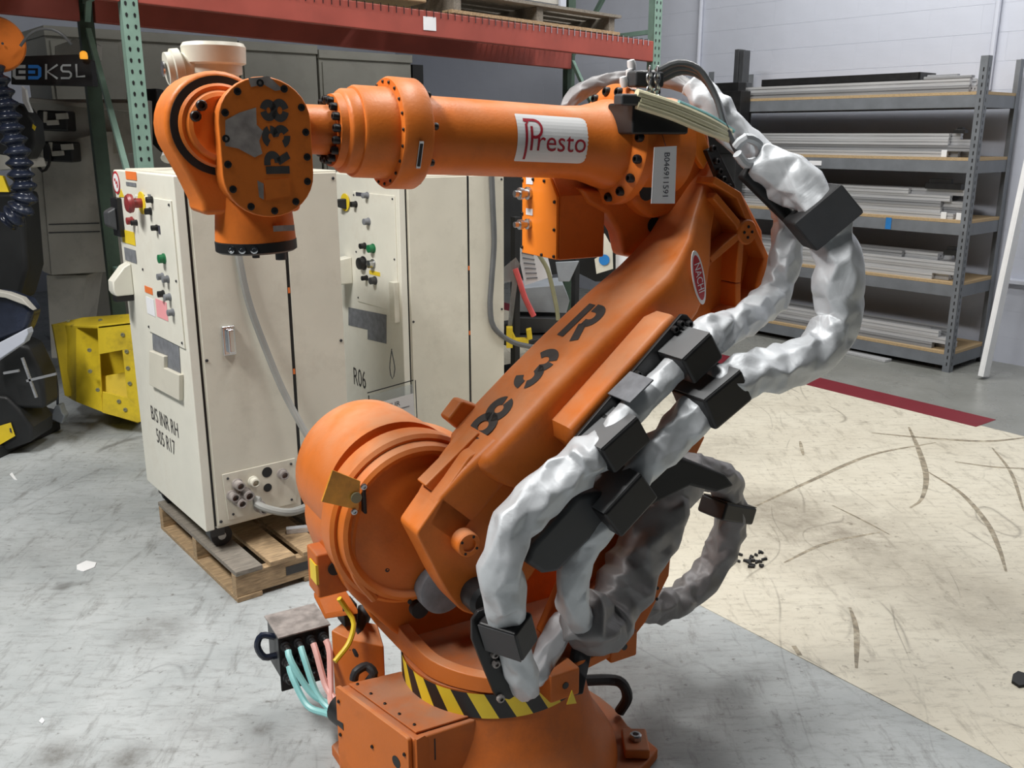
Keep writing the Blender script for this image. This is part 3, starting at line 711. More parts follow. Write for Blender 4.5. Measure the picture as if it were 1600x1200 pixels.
bolts(hb2, [(hq + V((.014 * math.cos(R_(a)), .014, .014 * math.sin(R_(a)))), Y_) for a in range(0, 360, 90)], .004, .003, 'black')
# maker's oval on the side
ov = L(1091, 432, .205); oz = (A(.95, 0, 0) - A(.85, 0, 0)).normalized()
ex_, ey_ = V((.28, 0, 1)).normalized(), V((1, 0, -.28)).normalized()
ov = L(1091, 434, .201)
el = lambda a, b, y: [ov + V((0, y, 0)) + ex_ * (a * math.cos(R_(k * 15))) + ey_ * (b * math.sin(R_(k * 15))) for k in range(24)]
em = MB().prism(el(.072, .019, 0), (0, .002, 0)).build('oval_emblem', 'white', la, sharp=0)
MB().prism(el(.060, .0145, .0022), (0, .0006, 0)).build('emblem_field', 'red', em, sharp=0)
text_flat('emblem_lettering', 'NACHI', .027, ov + V((0, .0036, 0)), -ex_, -ey_, 'paper', em, .95)
# stencilled number along the top of the arm
for ch, t, nn in (('R', .615, .105), ('3', .450, .105), ('8', .285, .11)):
    mb = MB()
    bt = lambda t: (.078 + (t - .30) * (.062 - .078) / .12) if t < .42 else (.062 + (t - .42) * (.040 - .062) / .13) if t < .55 else .040 + (t - .55) * (.012 - .040) / .15
    strokes(mb, GLYPH[ch], .225, lambda x, y: A(t + y * .118, bt(t + y * .118) + .0015, nn + x * .118))
    o = mb.build('stencil_number', 'stencil', la, sharp=0); o['label'] = 'stencilled dark ' + ('letter R' if ch == 'R' else 'digit ' + ch)

# --- elbow, forearm
def FA(f, r=0, ang=0, off=0):
    return V((f, r * math.sin(ang), 1.686 + .047 * f + r * math.cos(ang)))
fo0 = FA(-.42); fax = (FA(.5) - FA(-.4)).normalized()
def flathe(name, prof, mat='orange', parent=rob, n=56): return MB().lathe([(r, f + .42) for f, r in prof], fo0, fax, n).build(name, mat, parent)
fore = flathe('forearm_tube', [(-.335, .0), (-.335, .110), (-.315, .108), (-.285, .099), (-.25, .090), (-.20, .0862), (.205, .0862)])
efl = flathe('elbow_flange', [(-.52, .125), (-.375, .125), (-.372, .148), (-.348, .148), (-.344, .145), (-.33, .108)])
fx_ = fax.cross(Y_).normalized()
def fring(f, r, n, a0=0, d=1): return [(fo0 + fax * (f + .42) + (Y_ * math.sin(R_(a0 + 360 * k / n)) - fx_ * math.cos(R_(a0 + 360 * k / n))) * r, fax * d) for k in range(n)]
bolts(efl, fring(-.344, .130, 16, 8), .0115, .016, 'black')
wfl = flathe('wrist_flange', [(.195, .0862), (.20, .116), (.206, .12), (.262, .12), (.268, .116), (.269, .098)])
bolts(wfl, fring(.2685, .109, 20, 4), .0036, .003, 'black'); bolts(wfl, fring(.198, .102, 8, 10, -1), .008, .012, 'black')
flathe('wrist_drum', [(.268, .098), (.34, .097), (.345, .094), (.347, .089), (.368, .088), (.372, .085), (.376, .078), (.392, .075), (.394, .05)])
wt = flathe('wrist_tube', [(.39, .0), (.39, .052), (.50, .049), (.50, 0)])
bolts(wfl, fring(.391, .063, 16, 4), .0085, .016, 'black')
lb = fo0 + fax * (.235 + .42); q = MB().box(lb + V((0, .113, -.043)), (.010, .003, .06), m=Matrix.Rotation(-.37, 3, 'X')).build('rating_plate', 'steel', wfl)
MB().box(lb + V((0, .1148, -.0436)), (.006, .003, .05), m=Matrix.Rotation(-.37, 3, 'X')).build('plate_print', 'blackmatte', wfl)
# sticker wrapped on the forearm
def on_tube(x, y, h=0):   # x along the arm (photo right), y up along the skin, centred on the sticker
    e = .06 + y / .0862; r = .0862 + h
    return fo0 + fax * (.42 - .120 - x) + (Y_ * math.cos(e) + fx_ * math.sin(e)) * r
def skin(vs, fs, mat, name, parent, h, sx=1, dx=0, dy=0):
    bm = bmesh.new(); bv_ = [bm.verts.new((v[0] * sx + dx, v[1] + dy, 0)) for v in vs]
    for f in fs:
        try: bm.faces.new([bv_[i] for i in f])
        except ValueError: pass
    for k in range(-8, 9): bmesh.ops.bisect_plane(bm, geom=bm.verts[:] + bm.edges[:] + bm.faces[:], plane_co=(0, k * .008, 0), plane_no=(0, 1, 0))
    for v in bm.verts: v.co = on_tube(v.co.x, v.co.y, h)
    me = bpy.data.meshes.new(name); bm.to_mesh(me); bm.free(); me.materials.append(MATS[mat])
    o = bpy.data.objects.new(name, me); col.objects.link(o); o.parent = parent; return o
sk = round_poly([V((-.098, -.056)), V((.098, -.056)), V((.098, .056)), V((-.098, .056))], [.004, .02, .02, .004], 5)
st_ = skin([(p.x, p.y) for p in sk], [list(range(len(sk)))], 'white', 'sticker', fore, .0012); st_['label'] = 'white sticker with red lettering'
vs, fs = text_geo('resto', .066); skin([(v.x, v.y) for v in vs], fs, 'sticker_red', 'sticker_lettering', st_, .0019, 1.0, .022, -.008)
mb = MB(); strokes(mb, [[(-.074, -.050), (-.074, .030), (-.068, .036), (-.080, .040)], [(-.060, -.028), (-.060, .026)], [(-.080, .041), (-.052, .041)] + arc(-.052, .021, .019, .020, 85, -85) + [(-.062, .002)]], .0065, lambda x, y: V((x, y, 0)))
skin(mb.v, mb.f, 'sticker_red', 'sticker_lettering', st_, .0019)
# elbow housing
eh = [L(1000, 165, .05), L(1060, 175, .05), L(1112, 205, .05), L(1118, 262, .05), L(1085, 330, .05), L(1020, 345, .05), L(990, 320, .05)]
hs = MB().prism([(p.x - .02, -.15, p.z) for p in (V(q) for q in eh)], (0, .175, 0)).build('elbow_housing', 'orange', rob, bevel=.02, bseg=3)
MB().lathe([(.115, 0), (.12, .01), (.12, .1), (.10, .13), (0, .13)], V((-.545, -.22, 1.60)), Y_, 40).build('elbow_joint', 'orange', hs)
MB().prism([L(u, v, -.02) for u, v in ((905, 292), (960, 300), (1000, 318), (1060, 330), (1035, 372), (1000, 405), (975, 400), (968, 365), (950, 335), (920, 318))], (0, -.06, 0)).build('elbow_link', 'orange', rob, bevel=.012)
MB().prism([L(u, v, .075) for u, v in ((1062, 190), (1100, 205), (1112, 240), (1100, 265), (1068, 215))], (0, -.02, 0)).build('side_cover', 'orange_box', hs, bevel=.004)
MB().prism([L(u, v, .08) for u, v in ((1052, 205), (1062, 205), (1088, 240), (1082, 250), (1058, 225))], (0, -.02, 0)).build('seal_strip', 'black', hs, bevel=.002)
for u, v in ((1010, 300), (1022, 352)):
    q = L(u, v, .072 if u == 1010 else -.018); MB().lathe([(.022, 0), (.022, .002), (0, .002)], q, Y_, 18).build('casting_recess', 'blackmatte', hs)
# junction box
jx = -.215
jb_pts = [(-.205, 1.383), (-.03, 1.383), (-.03, 1.545), (-.065, 1.59), (-.205, 1.59)]
jb = MB().prism([(jx, y, z) for y, z in jb_pts], (-.14, 0, 0)).build('junction_box', 'orange', rob, bevel=.004)
MB().prism([(jx + .001, y * .98 - .002, (z - 1.485) * .985 + 1.485) for y, z in jb_pts], (.008, 0, 0)).build('box_lid', 'orange_box', jb, bevel=.002)
X_ = V((1, 0, 0))
bolts(jb, [(V((jx + .009, y, z)), X_) for y, z in ((-.2, 1.578), (-.145, 1.582), (-.09, 1.58), (-.04, 1.53), (-.04, 1.46), (-.04, 1.392), (-.1, 1.39), (-.2, 1.40), (-.2, 1.49))], .0045, .004, 'black')
for z, s in ((1.545, 1.0), (1.465, .85)):
    cn = MB().lathe([(.017 * s, 0), (.017 * s, .008), (.012 * s, .01), (.012 * s, .02), (.016 * s, .022), (.016 * s, .032), (.009 * s, .034), (.009 * s, .046), (0, .046)], V((jx + .009, -.165, z)), X_, 18).build('connector', 'steel', jb)
    MB().box((jx + .0095, -.163, z + .032), (.002, .034, .017)).build('port_label', 'paper', jb)
MB().b2((-.23, -.20, 1.592), (-.32, -.08, 1.61)).build('gasket', 'green_card', jb)

# --- wrist
wc = V((.617, 0, 1.712))
wprof = []
for k in range(0, 21): 
    a = R_(-18 + k * 216 / 20); wprof.append(V((wc.x + .108 * math.cos(a), wc.z + .108 * math.sin(a))))
wprof += [V((.470, 1.60)), V((.458, 1.56)), V((.458, 1.535)), V((.666, 1.535)), V((.668, 1.56)), V((.690, 1.615))]
wb_ = MB().prism([(p.x, -.15, p.y) for p in wprof], (0, .135, 0)).build('wrist_body', 'orange', rob, bevel=.012, bseg=3)
MB().lathe([(.098, 0), (.098, .003), (.0, .003)], wc + V((0, -.0155, 0)), Y_, 56).build('seal_groove', 'blackmatte', wb_)
MB().lathe([(.083, 0), (.083, .012), (.078, .016), (.07, .014), (.066, .022), (.058, .026), (.05, .022), (0, .022)], wc + V((0, -.0155, 0)), Y_, 56).build('bearing_ring', 'orange', wb_)
bolts(wb_, [(wc + V((.056 * math.cos(R_(a)), .006, .056 * math.sin(R_(a)))), Y_) for a in (20, 45, 160, 185, 200, 215, 230)], .011, .012, 'black')
MB().lathe([(.085, 0), (.083, .03), (.078, .09), (.074, .11)], V((.551, -.055, 1.476)), (0, 0, 1), 44).build('wrist_neck', 'orange', wb_)
tf = MB().lathe([(.0, -.024), (.080, -.024), (.086, -.02), (.086, 0), (.08, .003)], V((.551, -.055, 1.476)), (.02, 0, 1), 44).build('tool_flange', 'black', rob)
bolts(tf, [(V((.551 + .0865 * math.cos(R_(a)), -.055 + .0865 * math.sin(R_(a)), 1.464)), (math.cos(R_(a)), math.sin(R_(a)), 0)) for a in (40, 56, 72)], .008, .003, 'chrome')
MB().cyl((.50, -.05, 1.453), (.50, -.05, 1.43), .012).build('locating_pin', 'charcoal', tf)
MB().cyl((.56, -.03, 1.453), (.56, -.03, 1.44), .008).build('locating_pin', 'charcoal', tf)
CX, CZ, CW, CH = .551, 1.670, .092, .143
def stad(w, h, k=16):
    r = w; q = []
    for i in range(k + 1): a = R_(180 * i / k); q.append(V((r * math.cos(a), h - r + r * .92 * math.sin(a))))
    for i in range(k + 1): a = R_(180 + 180 * i / k); q.append(V((r * math.cos(a), -(h - r) + r * .92 * math.sin(a))))
    return q
cvb = MB().prism([(CX + p.x, -.02, CZ + p.y) for p in stad(CW - .008, CH - .008)], (0, .085, 0)).build('wrist_housing', 'orange', rob, bevel=.004)
cv = MB().prism([(CX + p.x, .066, CZ + p.y) for p in stad(CW, CH)], (0, .016, 0)).build('wrist_cover', 'orange', rob, bevel=.003)
per = stad(CW - .012, CH - .013, 24)
cum = [0]
for i in range(len(per)): cum.append(cum[-1] + (per[(i + 1) % len(per)] - per[i]).length)
bl = []
for k in range(14):
    d = cum[-1] * (k + .35) / 14
    i = max(j for j in range(len(per)) if cum[j] <= d); t = (d - cum[i]) / max(1e-6, cum[i + 1] - cum[i]); q = per[i].lerp(per[(i + 1) % len(per)], t)
    bl.append((V((CX + q.x, .0815, CZ + q.y)), Y_))
bolts(cv, bl, .0075, .002, 'black')
for ch, z in (('R', 1.642), ('3', 1.692), ('8', 1.742)):
    mb = MB(); strokes(mb, GLYPH[ch], .27, lambda x, y: V((.533 + y * .048, .0826, z + x * .055)))
    o = mb.build('stencil_number', 'stencil', cv, sharp=0); o['label'] = 'stencilled dark ' + ('letter R' if ch == 'R' else 'digit ' + ch)
pat = [L(u, v, .0824) for u, v in ((352, 188), (374, 176), (400, 168), (401, 195), (411, 205), (405, 220), (410, 240), (398, 246), (372, 232), (352, 228))]
MB().prism(pat, (0, .0003, 0)).build('bare_patch', 'bare_metal', cv, sharp=0)
MB().prism([L(u, v, .0824) for u, v in ((388, 122), (420, 119), (442, 140), (430, 142), (412, 132), (392, 136))], (0, .0003, 0)).build('bare_patch', 'bare_metal', cv, sharp=0)
MB().prism([L(u, v, .0824) for u, v in ((402, 282), (412, 287), (412, 312), (405, 308))], (0, .0003, 0)).build('bare_patch', 'bare_metal', cv, sharp=0)
MB().prism([L(u, v, .0824) for u, v in ((413, 281), (452, 279), (454, 306), (416, 312))], (0, .0015, 0)).build('name_plate', 'orange', cv, sharp=0)
MB().b2((CX - .06, -.0, 1.500), (CX - .015, .001, 1.512)).build('rating_plate', 'bare_metal', rob, loc=(0, .031, 0))
# cream servo unit on top of the wrist
q = L(335, 95, -.22)
sv = MB().lathe([(.040, -.07), (.040, -.045), (.050, -.043), (.050, -.03), (.058, -.028), (.058, -.01), (.067, -.006), (.069, .028), (.064, .036), (.045, .037), (.042, .03), (0, .03)], q, (0, 0, 1), 40).build('servo_unit', 'cream_white', rob)
sv['label'] = 'cream coloured servo unit'
q2 = L(275, 108, -.22)
MB().lathe([(.034, 0), (.034, .012), (.04, .014), (.04, .03), (.03, .034), (.03, .09)], q2 + V((.02, 0, 0)), (-1, 0, .12), 32).build('servo_flange', 'cream_white', sv)
MB().lathe([(.016, 0), (.016, .004), (0, .004)], q2 + V((.0245, 0, 0)), (1, 0, 0), 20).build('flange_plug', 'steel', sv)

# --- dress pack: silver sleeves, clamps, hoses
def sleeve(name, pts, r, seed, mat='silver', wr=.3, sq=0.0, parent=rob):
    """crumpled fabric tube: a coarse jittered skin whose facets are softened by subdivision, with some edges kept as creases"""
    rnd = random.Random(seed); n = 11; P = spline(pts, .026); mb = MB(); rings = []; nrm = None; m = len(P)
    for i, p in enumerate(P):
        t = (P[min(i + 1, m - 1)] - P[max(i - 1, 0)]).normalized()
        nrm = t.orthogonal().normalized() if nrm is None else (nrm - t * nrm.dot(t)).normalized()
        bn = t.cross(nrm); ring = []; e = .80 if i in (0, m - 1) else .93 if i in (1, m - 2) else 1.0
        gather = 1 + wr * .5 * noise.noise(V((seed, i * .55, 0)))
        for k in range(n):
            a = 2 * math.pi * (k + .5 * (i % 2) + rnd.uniform(-.22, .22)) / n
            rr = r * e * gather * (1.03 + wr * (rnd.uniform(-1, .75) * .75 + .5 * noise.noise(V((k * .8, i * .45, seed)))))
            ring.append(p + (nrm * math.cos(a) + bn * math.sin(a)) * rr + t * rnd.uniform(-.008, .008) * (0 if e < .9 else 1))
        rings.append(ring)
    mb.loft(rings); o = mb.build(name, mat, parent, sharp=0)
    bm = bmesh.new(); bm.from_mesh(o.data); bmesh.ops.triangulate(bm, faces=[f for f in bm.faces if len(f.verts) == 4], quad_method='SHORT_EDGE')
    cl = bm.edges.layers.float.new('crease_edge')
    for e in bm.edges: e[cl] = rnd.choice((0, .15, .4, .65, .85, .95))
    for f in bm.faces: f.smooth = True
    bm.to_mesh(o.data); bm.free()
    md = o.modifiers.new('soften', 'SUBSURF'); md.levels = 2; md.render_levels = 2
    return o
def PP(*q): return [L(u, v, n) for u, v, n in q]
# first line: elbow -> rear loop -> arm clamps -> swivel
s1 = sleeve('hose_sleeve', PP((1080, 128, .0), (1120, 175, .06), (1165, 225, .12), (1205, 275, .16), (1235, 345, .18), (1222, 420, .18), (1205, 465, .2), (1165, 498, .26), (1120, 520, .31), (1082, 540, .34)), .044, 1.3)
s1b = sleeve('hose_sleeve', PP((1080, 545, .345), (1030, 600, .345), (980, 650, .345), (945, 690, .345)), .033, 5.2, wr=.12)
s1c = sleeve('hose_sleeve', PP((945, 695, .345), (890, 735, .345), (835, 785, .35), (795, 840, .36), (783, 890, .36), (786, 930, .35), (795, 975, .33)), .052, 9.1)
s1d = sleeve('hose_sleeve', PP((796, 975, .33), (806, 1020, .32), (818, 1062, .31), (824, 1082, .30)), .038, 3.7, wr=.2)
s1e = sleeve('hose_sleeve', PP((830, 1068, .28), (850, 1030, .24), (868, 995, .2), (880, 968, .16)), .032, 12.7)
# second line: outer rear loop, down beside the arm, under loop
s2 = sleeve('hose_sleeve', PP((1180, 250, .20), (1230, 275, .26), (1270, 310, .32), (1302, 370, .36), (1312, 430, .38), (1308, 500, .38), (1278, 548, .38), (1220, 575, .38), (1165, 590, .38), (1112, 612, .38)), .056, 21.3)
s2b = sleeve('hose_sleeve', PP((1108, 618, .38), (1062, 672, .37), (1020, 715, .36), (975, 765, .35)), .045, 25.8)
s2c = sleeve('hose_sleeve', PP((968, 778, .34), (935, 822, .33), (905, 870, .32), (893, 925, .31), (905, 968, .29), (930, 985, .26)), .037, 31.2)
s3 = sleeve('hose_sleeve', PP((905, 962, .28), (940, 975, .25), (965, 935, .22), (990, 885, .2), (1020, 820, .18), (1050, 760, .15), (1080, 732, .12)), .074, 41.7, 'silver_dark_shaded', .26)
s4 = sleeve('hose_sleeve', PP((1075, 735, .10), (1112, 742, .06), (1140, 765, .04), (1138, 830, .02), (1118, 880, .0), (1085, 920, -.01), (1050, 942, .0), (1005, 946, .03), (968, 930, .06)), .050, 47.1, 'silver_dark_shaded', .35)
s5 = sleeve('hose_sleeve', PP((885, 172, -.14), (902, 146, -.15), (945, 130, -.15), (1000, 124, -.12), (1050, 124, -.06), (1085, 142, 0)), .023, 51.1, 'silver_dark_shaded', .35)
def clamp(p, q, w, h, mat='black', face='clamp_top', up=None):
    o = MB().bar(p, q, w, h, up if up is not None else bv).build('hose_clamp', mat, rob, bevel=.008)
    d = (q - p).normalized(); r = d.cross(up if up is not None else bv).normalized(); u = r.cross(d)
    MB().bar(p + u * (h / 2 + .0005) + d * .003, q + u * (h / 2 + .0005) - d * .003, w * .93, .002, up if up is not None else bv).build('clamp_cap', face, o)
    return o
clamp(L(1052, 575, .345), L(1097, 532, .345), .112, .078)
clamp(L(928, 712, .345), L(985, 660, .345), .112, .078)
clamp(L(1082, 640, .375), L(1140, 592, .375), .125, .09)
clamp(L(932, 808, .345), L(990, 745, .345), .13, .088)
clamp(L(788, 965, .34), L(800, 1008, .33), .105, .075, 'black', 'charcoal', V((1, .5, 0)))
clamp(L(1266, 316, .32), L(1302, 360, .355), .145, .13, 'blackmatte', 'charcoal')
clamp(L(1112, 792, .05), L(1160, 800, .03), .10, .055, 'black', 'black', V((0, 0, 1)))
# rail that carries the arm clamps
rl_ = MB().prism([A(.335, -.125, .298), A(.335, -.03, .298), A(.35, -.008, .298), A(.74, -.045, .298), A(.75, -.06, .298), A(.75, -.14, .298)], (0, .012, 0)).build('clamp_rail', 'black', rob, bevel=.004)
bolts(rl_, [(A(t, b, .31), Y_) for t, b in ((.36, -.03), (.38, -.035), (.41, -.04), (.43, -.04), (.54, -.035), (.56, -.04), (.70, -.05), (.72, -.055), (.735, -.075))], .009, .012, 'black')
tp = MB().bar(L(985, 640, .345) + bv * .046, L(1020, 605, .345) + bv * .046, .085, .004, bv).build('cable_tie_plate', 'lab_grey', rob)
# dark guard trough below the second clamp
MB().prism([L(u, v, .36) for u, v in ((945, 768), (905, 775), (832, 855), (822, 880), (850, 898), (872, 895), (968, 800))], (0, -.09, 0)).build('guard_trough', 'charcoal', rob, bevel=.012)
MB().prism([L(u, v, .28) for u, v in ((1060, 715), (1085, 722), (1135, 742), (1150, 760), (1120, 770), (1080, 760), (1000, 800), (940, 830), (960, 760))], (0, -.05, 0)).build('guard_flap', 'blackmatte', rob, bevel=.01)
# black end plate at the swivel
ep = MB().prism([L(u, v, .30) for u, v in ((762, 950), (748, 955), (738, 970), (738, 1000), (752, 1035), (774, 1088), (796, 1094), (815, 1082), (795, 1010), (772, 955))], (0, -.012, 0)).build('end_plate', 'black', rob, bevel=.003)
bolts(ep, [(L(u, v, .30), Y_) for u, v in ((762, 965), (767, 984), (769, 997), (772, 1021), (774, 1036), (781, 1090))], .010, .010, 'bare_metal')
MB().lathe([(.04, 0), (.04, .05), (.03, .06), (0, .06)], L(742, 925, .17), Y_, 24).build('cable_gland', 'black', rob)
# grey hoses over the elbow
for k, d in enumerate((0, .016, .032)):
    e = V((-d, -.01 * k, -d * .6))
    MB().tube([p + e for p in PP((1025, 112, .08), (1058, 98, .10), (1092, 108, .12), (1118, 150, .14), (1132, 195, .16), (1150, 232, .17))], .008, 8, .015).build('grey_hose', 'grey_hose', rob)
for k, (du, dv) in enumerate(((0, 0), (4, 10), (0, 19))):
    MB().tube(PP((995 + du, 145 + dv, .16), (1050 + du, 163 + dv, .165), (1100 + du, 184 + dv, .165), (1140 + du * .4, 206 + dv * .6, .16)), .0095, 10, .02).build('cream_tube', 'teal_tube' if k == 9 else 'cream_tube', rob)
MB().tube(PP((1060, 160, .165), (1110, 182, .165), (1146, 205, .16)), .006, 8, .02).build('air_tube', 'teal_tube', rob)
mfa, mfb = L(990, 160, .155), L(1076, 210, .155)
mf = MB().b2((mfa.x, .155, mfa.z), (mfb.x, .05, mfb.z)).build('valve_manifold', 'black', rob, bevel=.006)
MB().b2(L(972, 146, .165), L(994, 166, .13)).build('manifold_fitting', 'charcoal', mf, bevel=.006)
MB().b2(L(994, 110, .10), L(1022, 138, .06)).build('valve_block', 'charcoal', mf, bevel=.006)
for u, v in ((987, 102), (985, 116), (975, 128)):
    q = L(u, v, .06); MB().lathe([(.0, -.014), (.009, -.012), (.011, 0), (.009, .012), (0, .014)], q, (.3, 0, 1), 14).build('white_plug', 'white', mf)
for j, u in enumerate((1015, 1027)):
    for k in range(4):
        q = L(u, 112 + k * 10, .14); pl_ = [q + V((.008 * math.cos(R_(a)) * (1 if k % 2 else .35), .006 * math.cos(R_(a)) * (.2 if k % 2 else 1), .012 * math.sin(R_(a)))) for a in range(0, 361, 40)]
        MB().tube(pl_, .0028, 6, .006).build('chain_link', 'steel', mf)
for u, v in ((1118, 252), (1122, 268), (1128, 280), (1136, 292), (1146, 302), (1112, 232)):
    bolts(hs, [(L(u, v, .10), Y_)], .009, .012, 'black')
MB().prism([L(u, v, .10) for u, v in ((1105, 235), (1120, 228), (1150, 290), (1148, 306), (1125, 285))], (0, -.02, 0)).build('hose_bracket', 'black', hs, bevel=.004)
MB().bar(L(1160, 268, .20), L(1245, 352, .24), .035, .03, Y_).build('hose_saddle', 'blackmatte', rob, bevel=.01)
MB().tube(PP((1150, 230, .2), (1165, 215, .22), (1185, 225, .22), (1185, 248, .22), (1165, 255, .22), (1152, 240, .22)), .012, 8, .012).build('hose_strap', 'silver', rob)
# paper tag hanging from the manifold
tg = empty('paper_tag', FR.w(L(1040, 228, .17)), 210, 'pale blue paper tag with handwriting hanging at the robot elbow', 'tag')
q0 = L(1040, 228, .17)
tg_p = [L(u, v, .17) - q0 for u, v in ((1022, 230), (1057, 228), (1054, 318), (1017, 318))]
MB().prism(tg_p, (0, .001, 0)).build('tag_sheet', 'paper', tg, sharp=0)
MB().tube([V((0, 0, 0)), L(1034, 208, .12) - q0], .0008, 5, .05).build('tag_string', 'ink', tg)
vs, fs = text_geo('B0L91591', .026); c0 = L(1040, 274, .17) - q0
text_flat('tag_writing', 'B046911591', .024, c0 + V((0, .0016, 0)), (0, 0, -1), (-1, 0, 0), 'ink', tg, .9)

# ================================================================== controller cabinets
Z_ = V((0, 0, 1)); SX = V((1, 0, 0)); FX = V((-1, 0, 0))
def cabinet(fr, H, W_, D, lab, zc):
    """x runs along the side panel, y along the front, front faces -x"""
    r = empty('controller_cabinet', fr.o, math.degrees(fr.a), lab, 'cabinet')
    def P(y, z, x=0.0): return V((x, y, z))
    z0, z1 = zc, zc + H
    MB().b2((.046, .004, z0), (D, W_, z1)).build('body', 'cream', r, bevel=.004)
    MB().b2((0, 0, z0 + .0), (.036, W_, z1 - .004)).build('front_door', 'cream_front', r, bevel=.005)
    MB().b2((.034, .008, z0 + .01), (.048, W_ - .008, z1 - .012)).build('door_gasket', 'black', r, sharp=0)
    MB().b2((.05, -.003, z0 + .012), (.395, .006, z1 - .008)).build('side_panel', 'cream', r, bevel=.003)
    MB().b2((.408, -.003, z0 + .012), (D - .004, .006, z1 - .008)).build('side_panel', 'cream', r, bevel=.003)
    g = MB().b2((.396, -.0005, z0 + .012), (.407, .007, z1 - .008)).build('panel_gap', 'black', r, sharp=0)
    for zz in (z0 + H * .42, z0 + H * .66): MB().b2((.397, -.001, zz), (.406, .0, zz + .022)).build('gap_marker', 'lab_orange', g, sharp=0)
    for x in (.06, D - .06):
        for y in (.07, W_ - .07):
            c = MB().cyl((x + .02, y - .014, .045 + zc - .10), (x + .02, y + .014, .045 + zc - .10), .042, n=22).build('caster', 'rubber', r)
            MB().b2((x - .03, y - .026, zc - .05), (x + .03, y + .026, zc)).build('caster_fork', 'charcoal', c, bevel=.004)
            MB().cyl((x + .02, y - .018, .045 + zc - .10), (x + .02, y + .018, .045 + zc - .10), .016, n=14).build('caster_hub', 'steel', c)
    bolts(r, [(V((x, -.003, z)), (0, -1, 0)) for x in (.06, D - .02) for z in (z0 + .03, z0 + H * .5, z1 - .03)], .006, .004, 'charcoal')
    # operator panel on the front
    op = MB().b2((-.006, .03, z0 + H * .535), (0, W_ * .62, z1 - .09)).build('operator_panel', 'cream_front', r, bevel=.002)
    bolts(op, [(V((-.006, y, z)), FX) for y in (.045, W_ * .6) for z in (z0 + H * .55, z0 + H * .72, z1 - .105)], .005, .004, 'charcoal')
    return r, op
def lab_(r, name, y0, y1, z0, z1, mat, x=-.002, t=.0012):
    return MB().b2((x, y0, z0), (x - t, y1, z1)).build(name, mat, r, sharp=0)
A1 = 38.3
P1 = V((-1.169, 3.273, 0)); F1 = Frame(P1, A1)
c1, op1 = cabinet(F1, 1.335, .70, .63, 'cream robot controller cabinet on the wooden pallet with red stop button and pink label', .225)
def f1(u, v, x=0.0): return F1.px(u, v, 0, x)
def s1_(u, v, y=0.0): return F1.px(u, v, 1, y)
def bx1(name, u0, v0, u1, v1, mat, par, x=-.0065, t=.0012):
    a, b = f1(u0, v0, x), f1(u1, v1, x); return MB().b2((x, a.y, a.z), (x - t, b.y, b.z)).build(name, mat, par, sharp=0)
q = f1(180, 285); MB().lathe([(.045, 0), (.045, .0012), (0, .0012)], V((-.001, q.y - .02, q.z)), FX, 28).build('round_label', 'red', c1)
MB().lathe([(.036, 0), (.036, .0008), (.0, .0008)], V((-.0022, q.y - .02, q.z)), FX, 28).build('round_label_field', 'white', c1)
mb = MB(); strokes(mb, [[(-.02, .01), (-.006, .012), (0, -.004), (.014, .004), (.02, -.012)], [(.02, -.012), (.006, -.016)]], .012, lambda x, y: V((-.0034, q.y - .02 - x, q.z + y))); mb.build('round_label_mark', 'red', c1, sharp=0)
bx1('orange_label', 196, 267, 214, 282, 'lab_orange', c1, -.001)
bx1('grey_label', 197, 284, 213, 292, 'lab_grey', c1, -.001)
MB().prism([f1(186, 308, -.0012), f1(194, 308, -.0012), f1(189, 295, -.0012)], (-.001, 0, 0)).build('warning_label', 'yellow', c1, sharp=0)
bx1('yellow_label', 190, 358, 212, 384, 'yellow', c1, -.001); bx1('spec_plate', 194, 386, 214, 412, 'lab_grey', c1, -.001)
# main switch with its dark handle
q = f1(187, 330); bs = MB().b2((0, q.y - .045, q.z - .10), (-.022, q.y + .04, q.z + .055)).build('switch_base', 'black', c1, bevel=.004)
MB().prism([V((-.022, q.y - .035, q.z + .02)), V((-.055, q.y - .02, q.z + .0)), V((-.055, q.y - .02, q.z - .055)), V((-.022, q.y - .035, q.z - .075))], (0, .06, 0)).build('switch_handle', 'charcoal', bs, bevel=.008)
# stop button
q = f1(222, 317, -.006); MB().lathe([(.042, 0), (.042, .003), (0, .003)], V((-.006, q.y - .0, q.z)), FX, 32).build('stop_ring', 'yellow', op1)
MB().lathe([(.018, 0), (.018, .03), (.034, .034), (.036, .045), (.03, .054), (0, .058)], V((-.009, q.y, q.z)), FX, 28).build('stop_button', 'button_red', op1)
for u, v, r_, m_ in ((236, 330, .012, 'black'), (238, 312, .011, 'black'), (246, 356, .01, 'black'), (207, 345, .014, 'button_red'), (214, 348, .01, 'black'), (257, 404, .016, 'green_btn'), (255, 432, .012, 'lab_grey'), (263, 436, .012, 'lab_grey'), (256, 459, .012, 'black'), (266, 464, .012, 'lab_grey'), (271, 488, .012, 'lab_grey')):
    q = f1(u, v, -.006); MB().lathe([(r_ * 1.2, 0), (r_ * 1.2, .005), (r_, .006), (r_, .022), (0, .024)], V((-.006, q.y, q.z)), FX, 18).build('push_button', m_, op1)
bx1('meter_window', 231, 303, 237, 316, 'lab_grey', op1); bx1('orange_label', 226, 446, 239, 461, 'lab_orange', op1); bx1('white_label', 228, 463, 243, 495, 'paper', op1); bx1('pink_label', 243, 466, 263, 502, 'pink', op1)
bx1('meter_window', 247, 352, 251, 366, 'ink', op1)
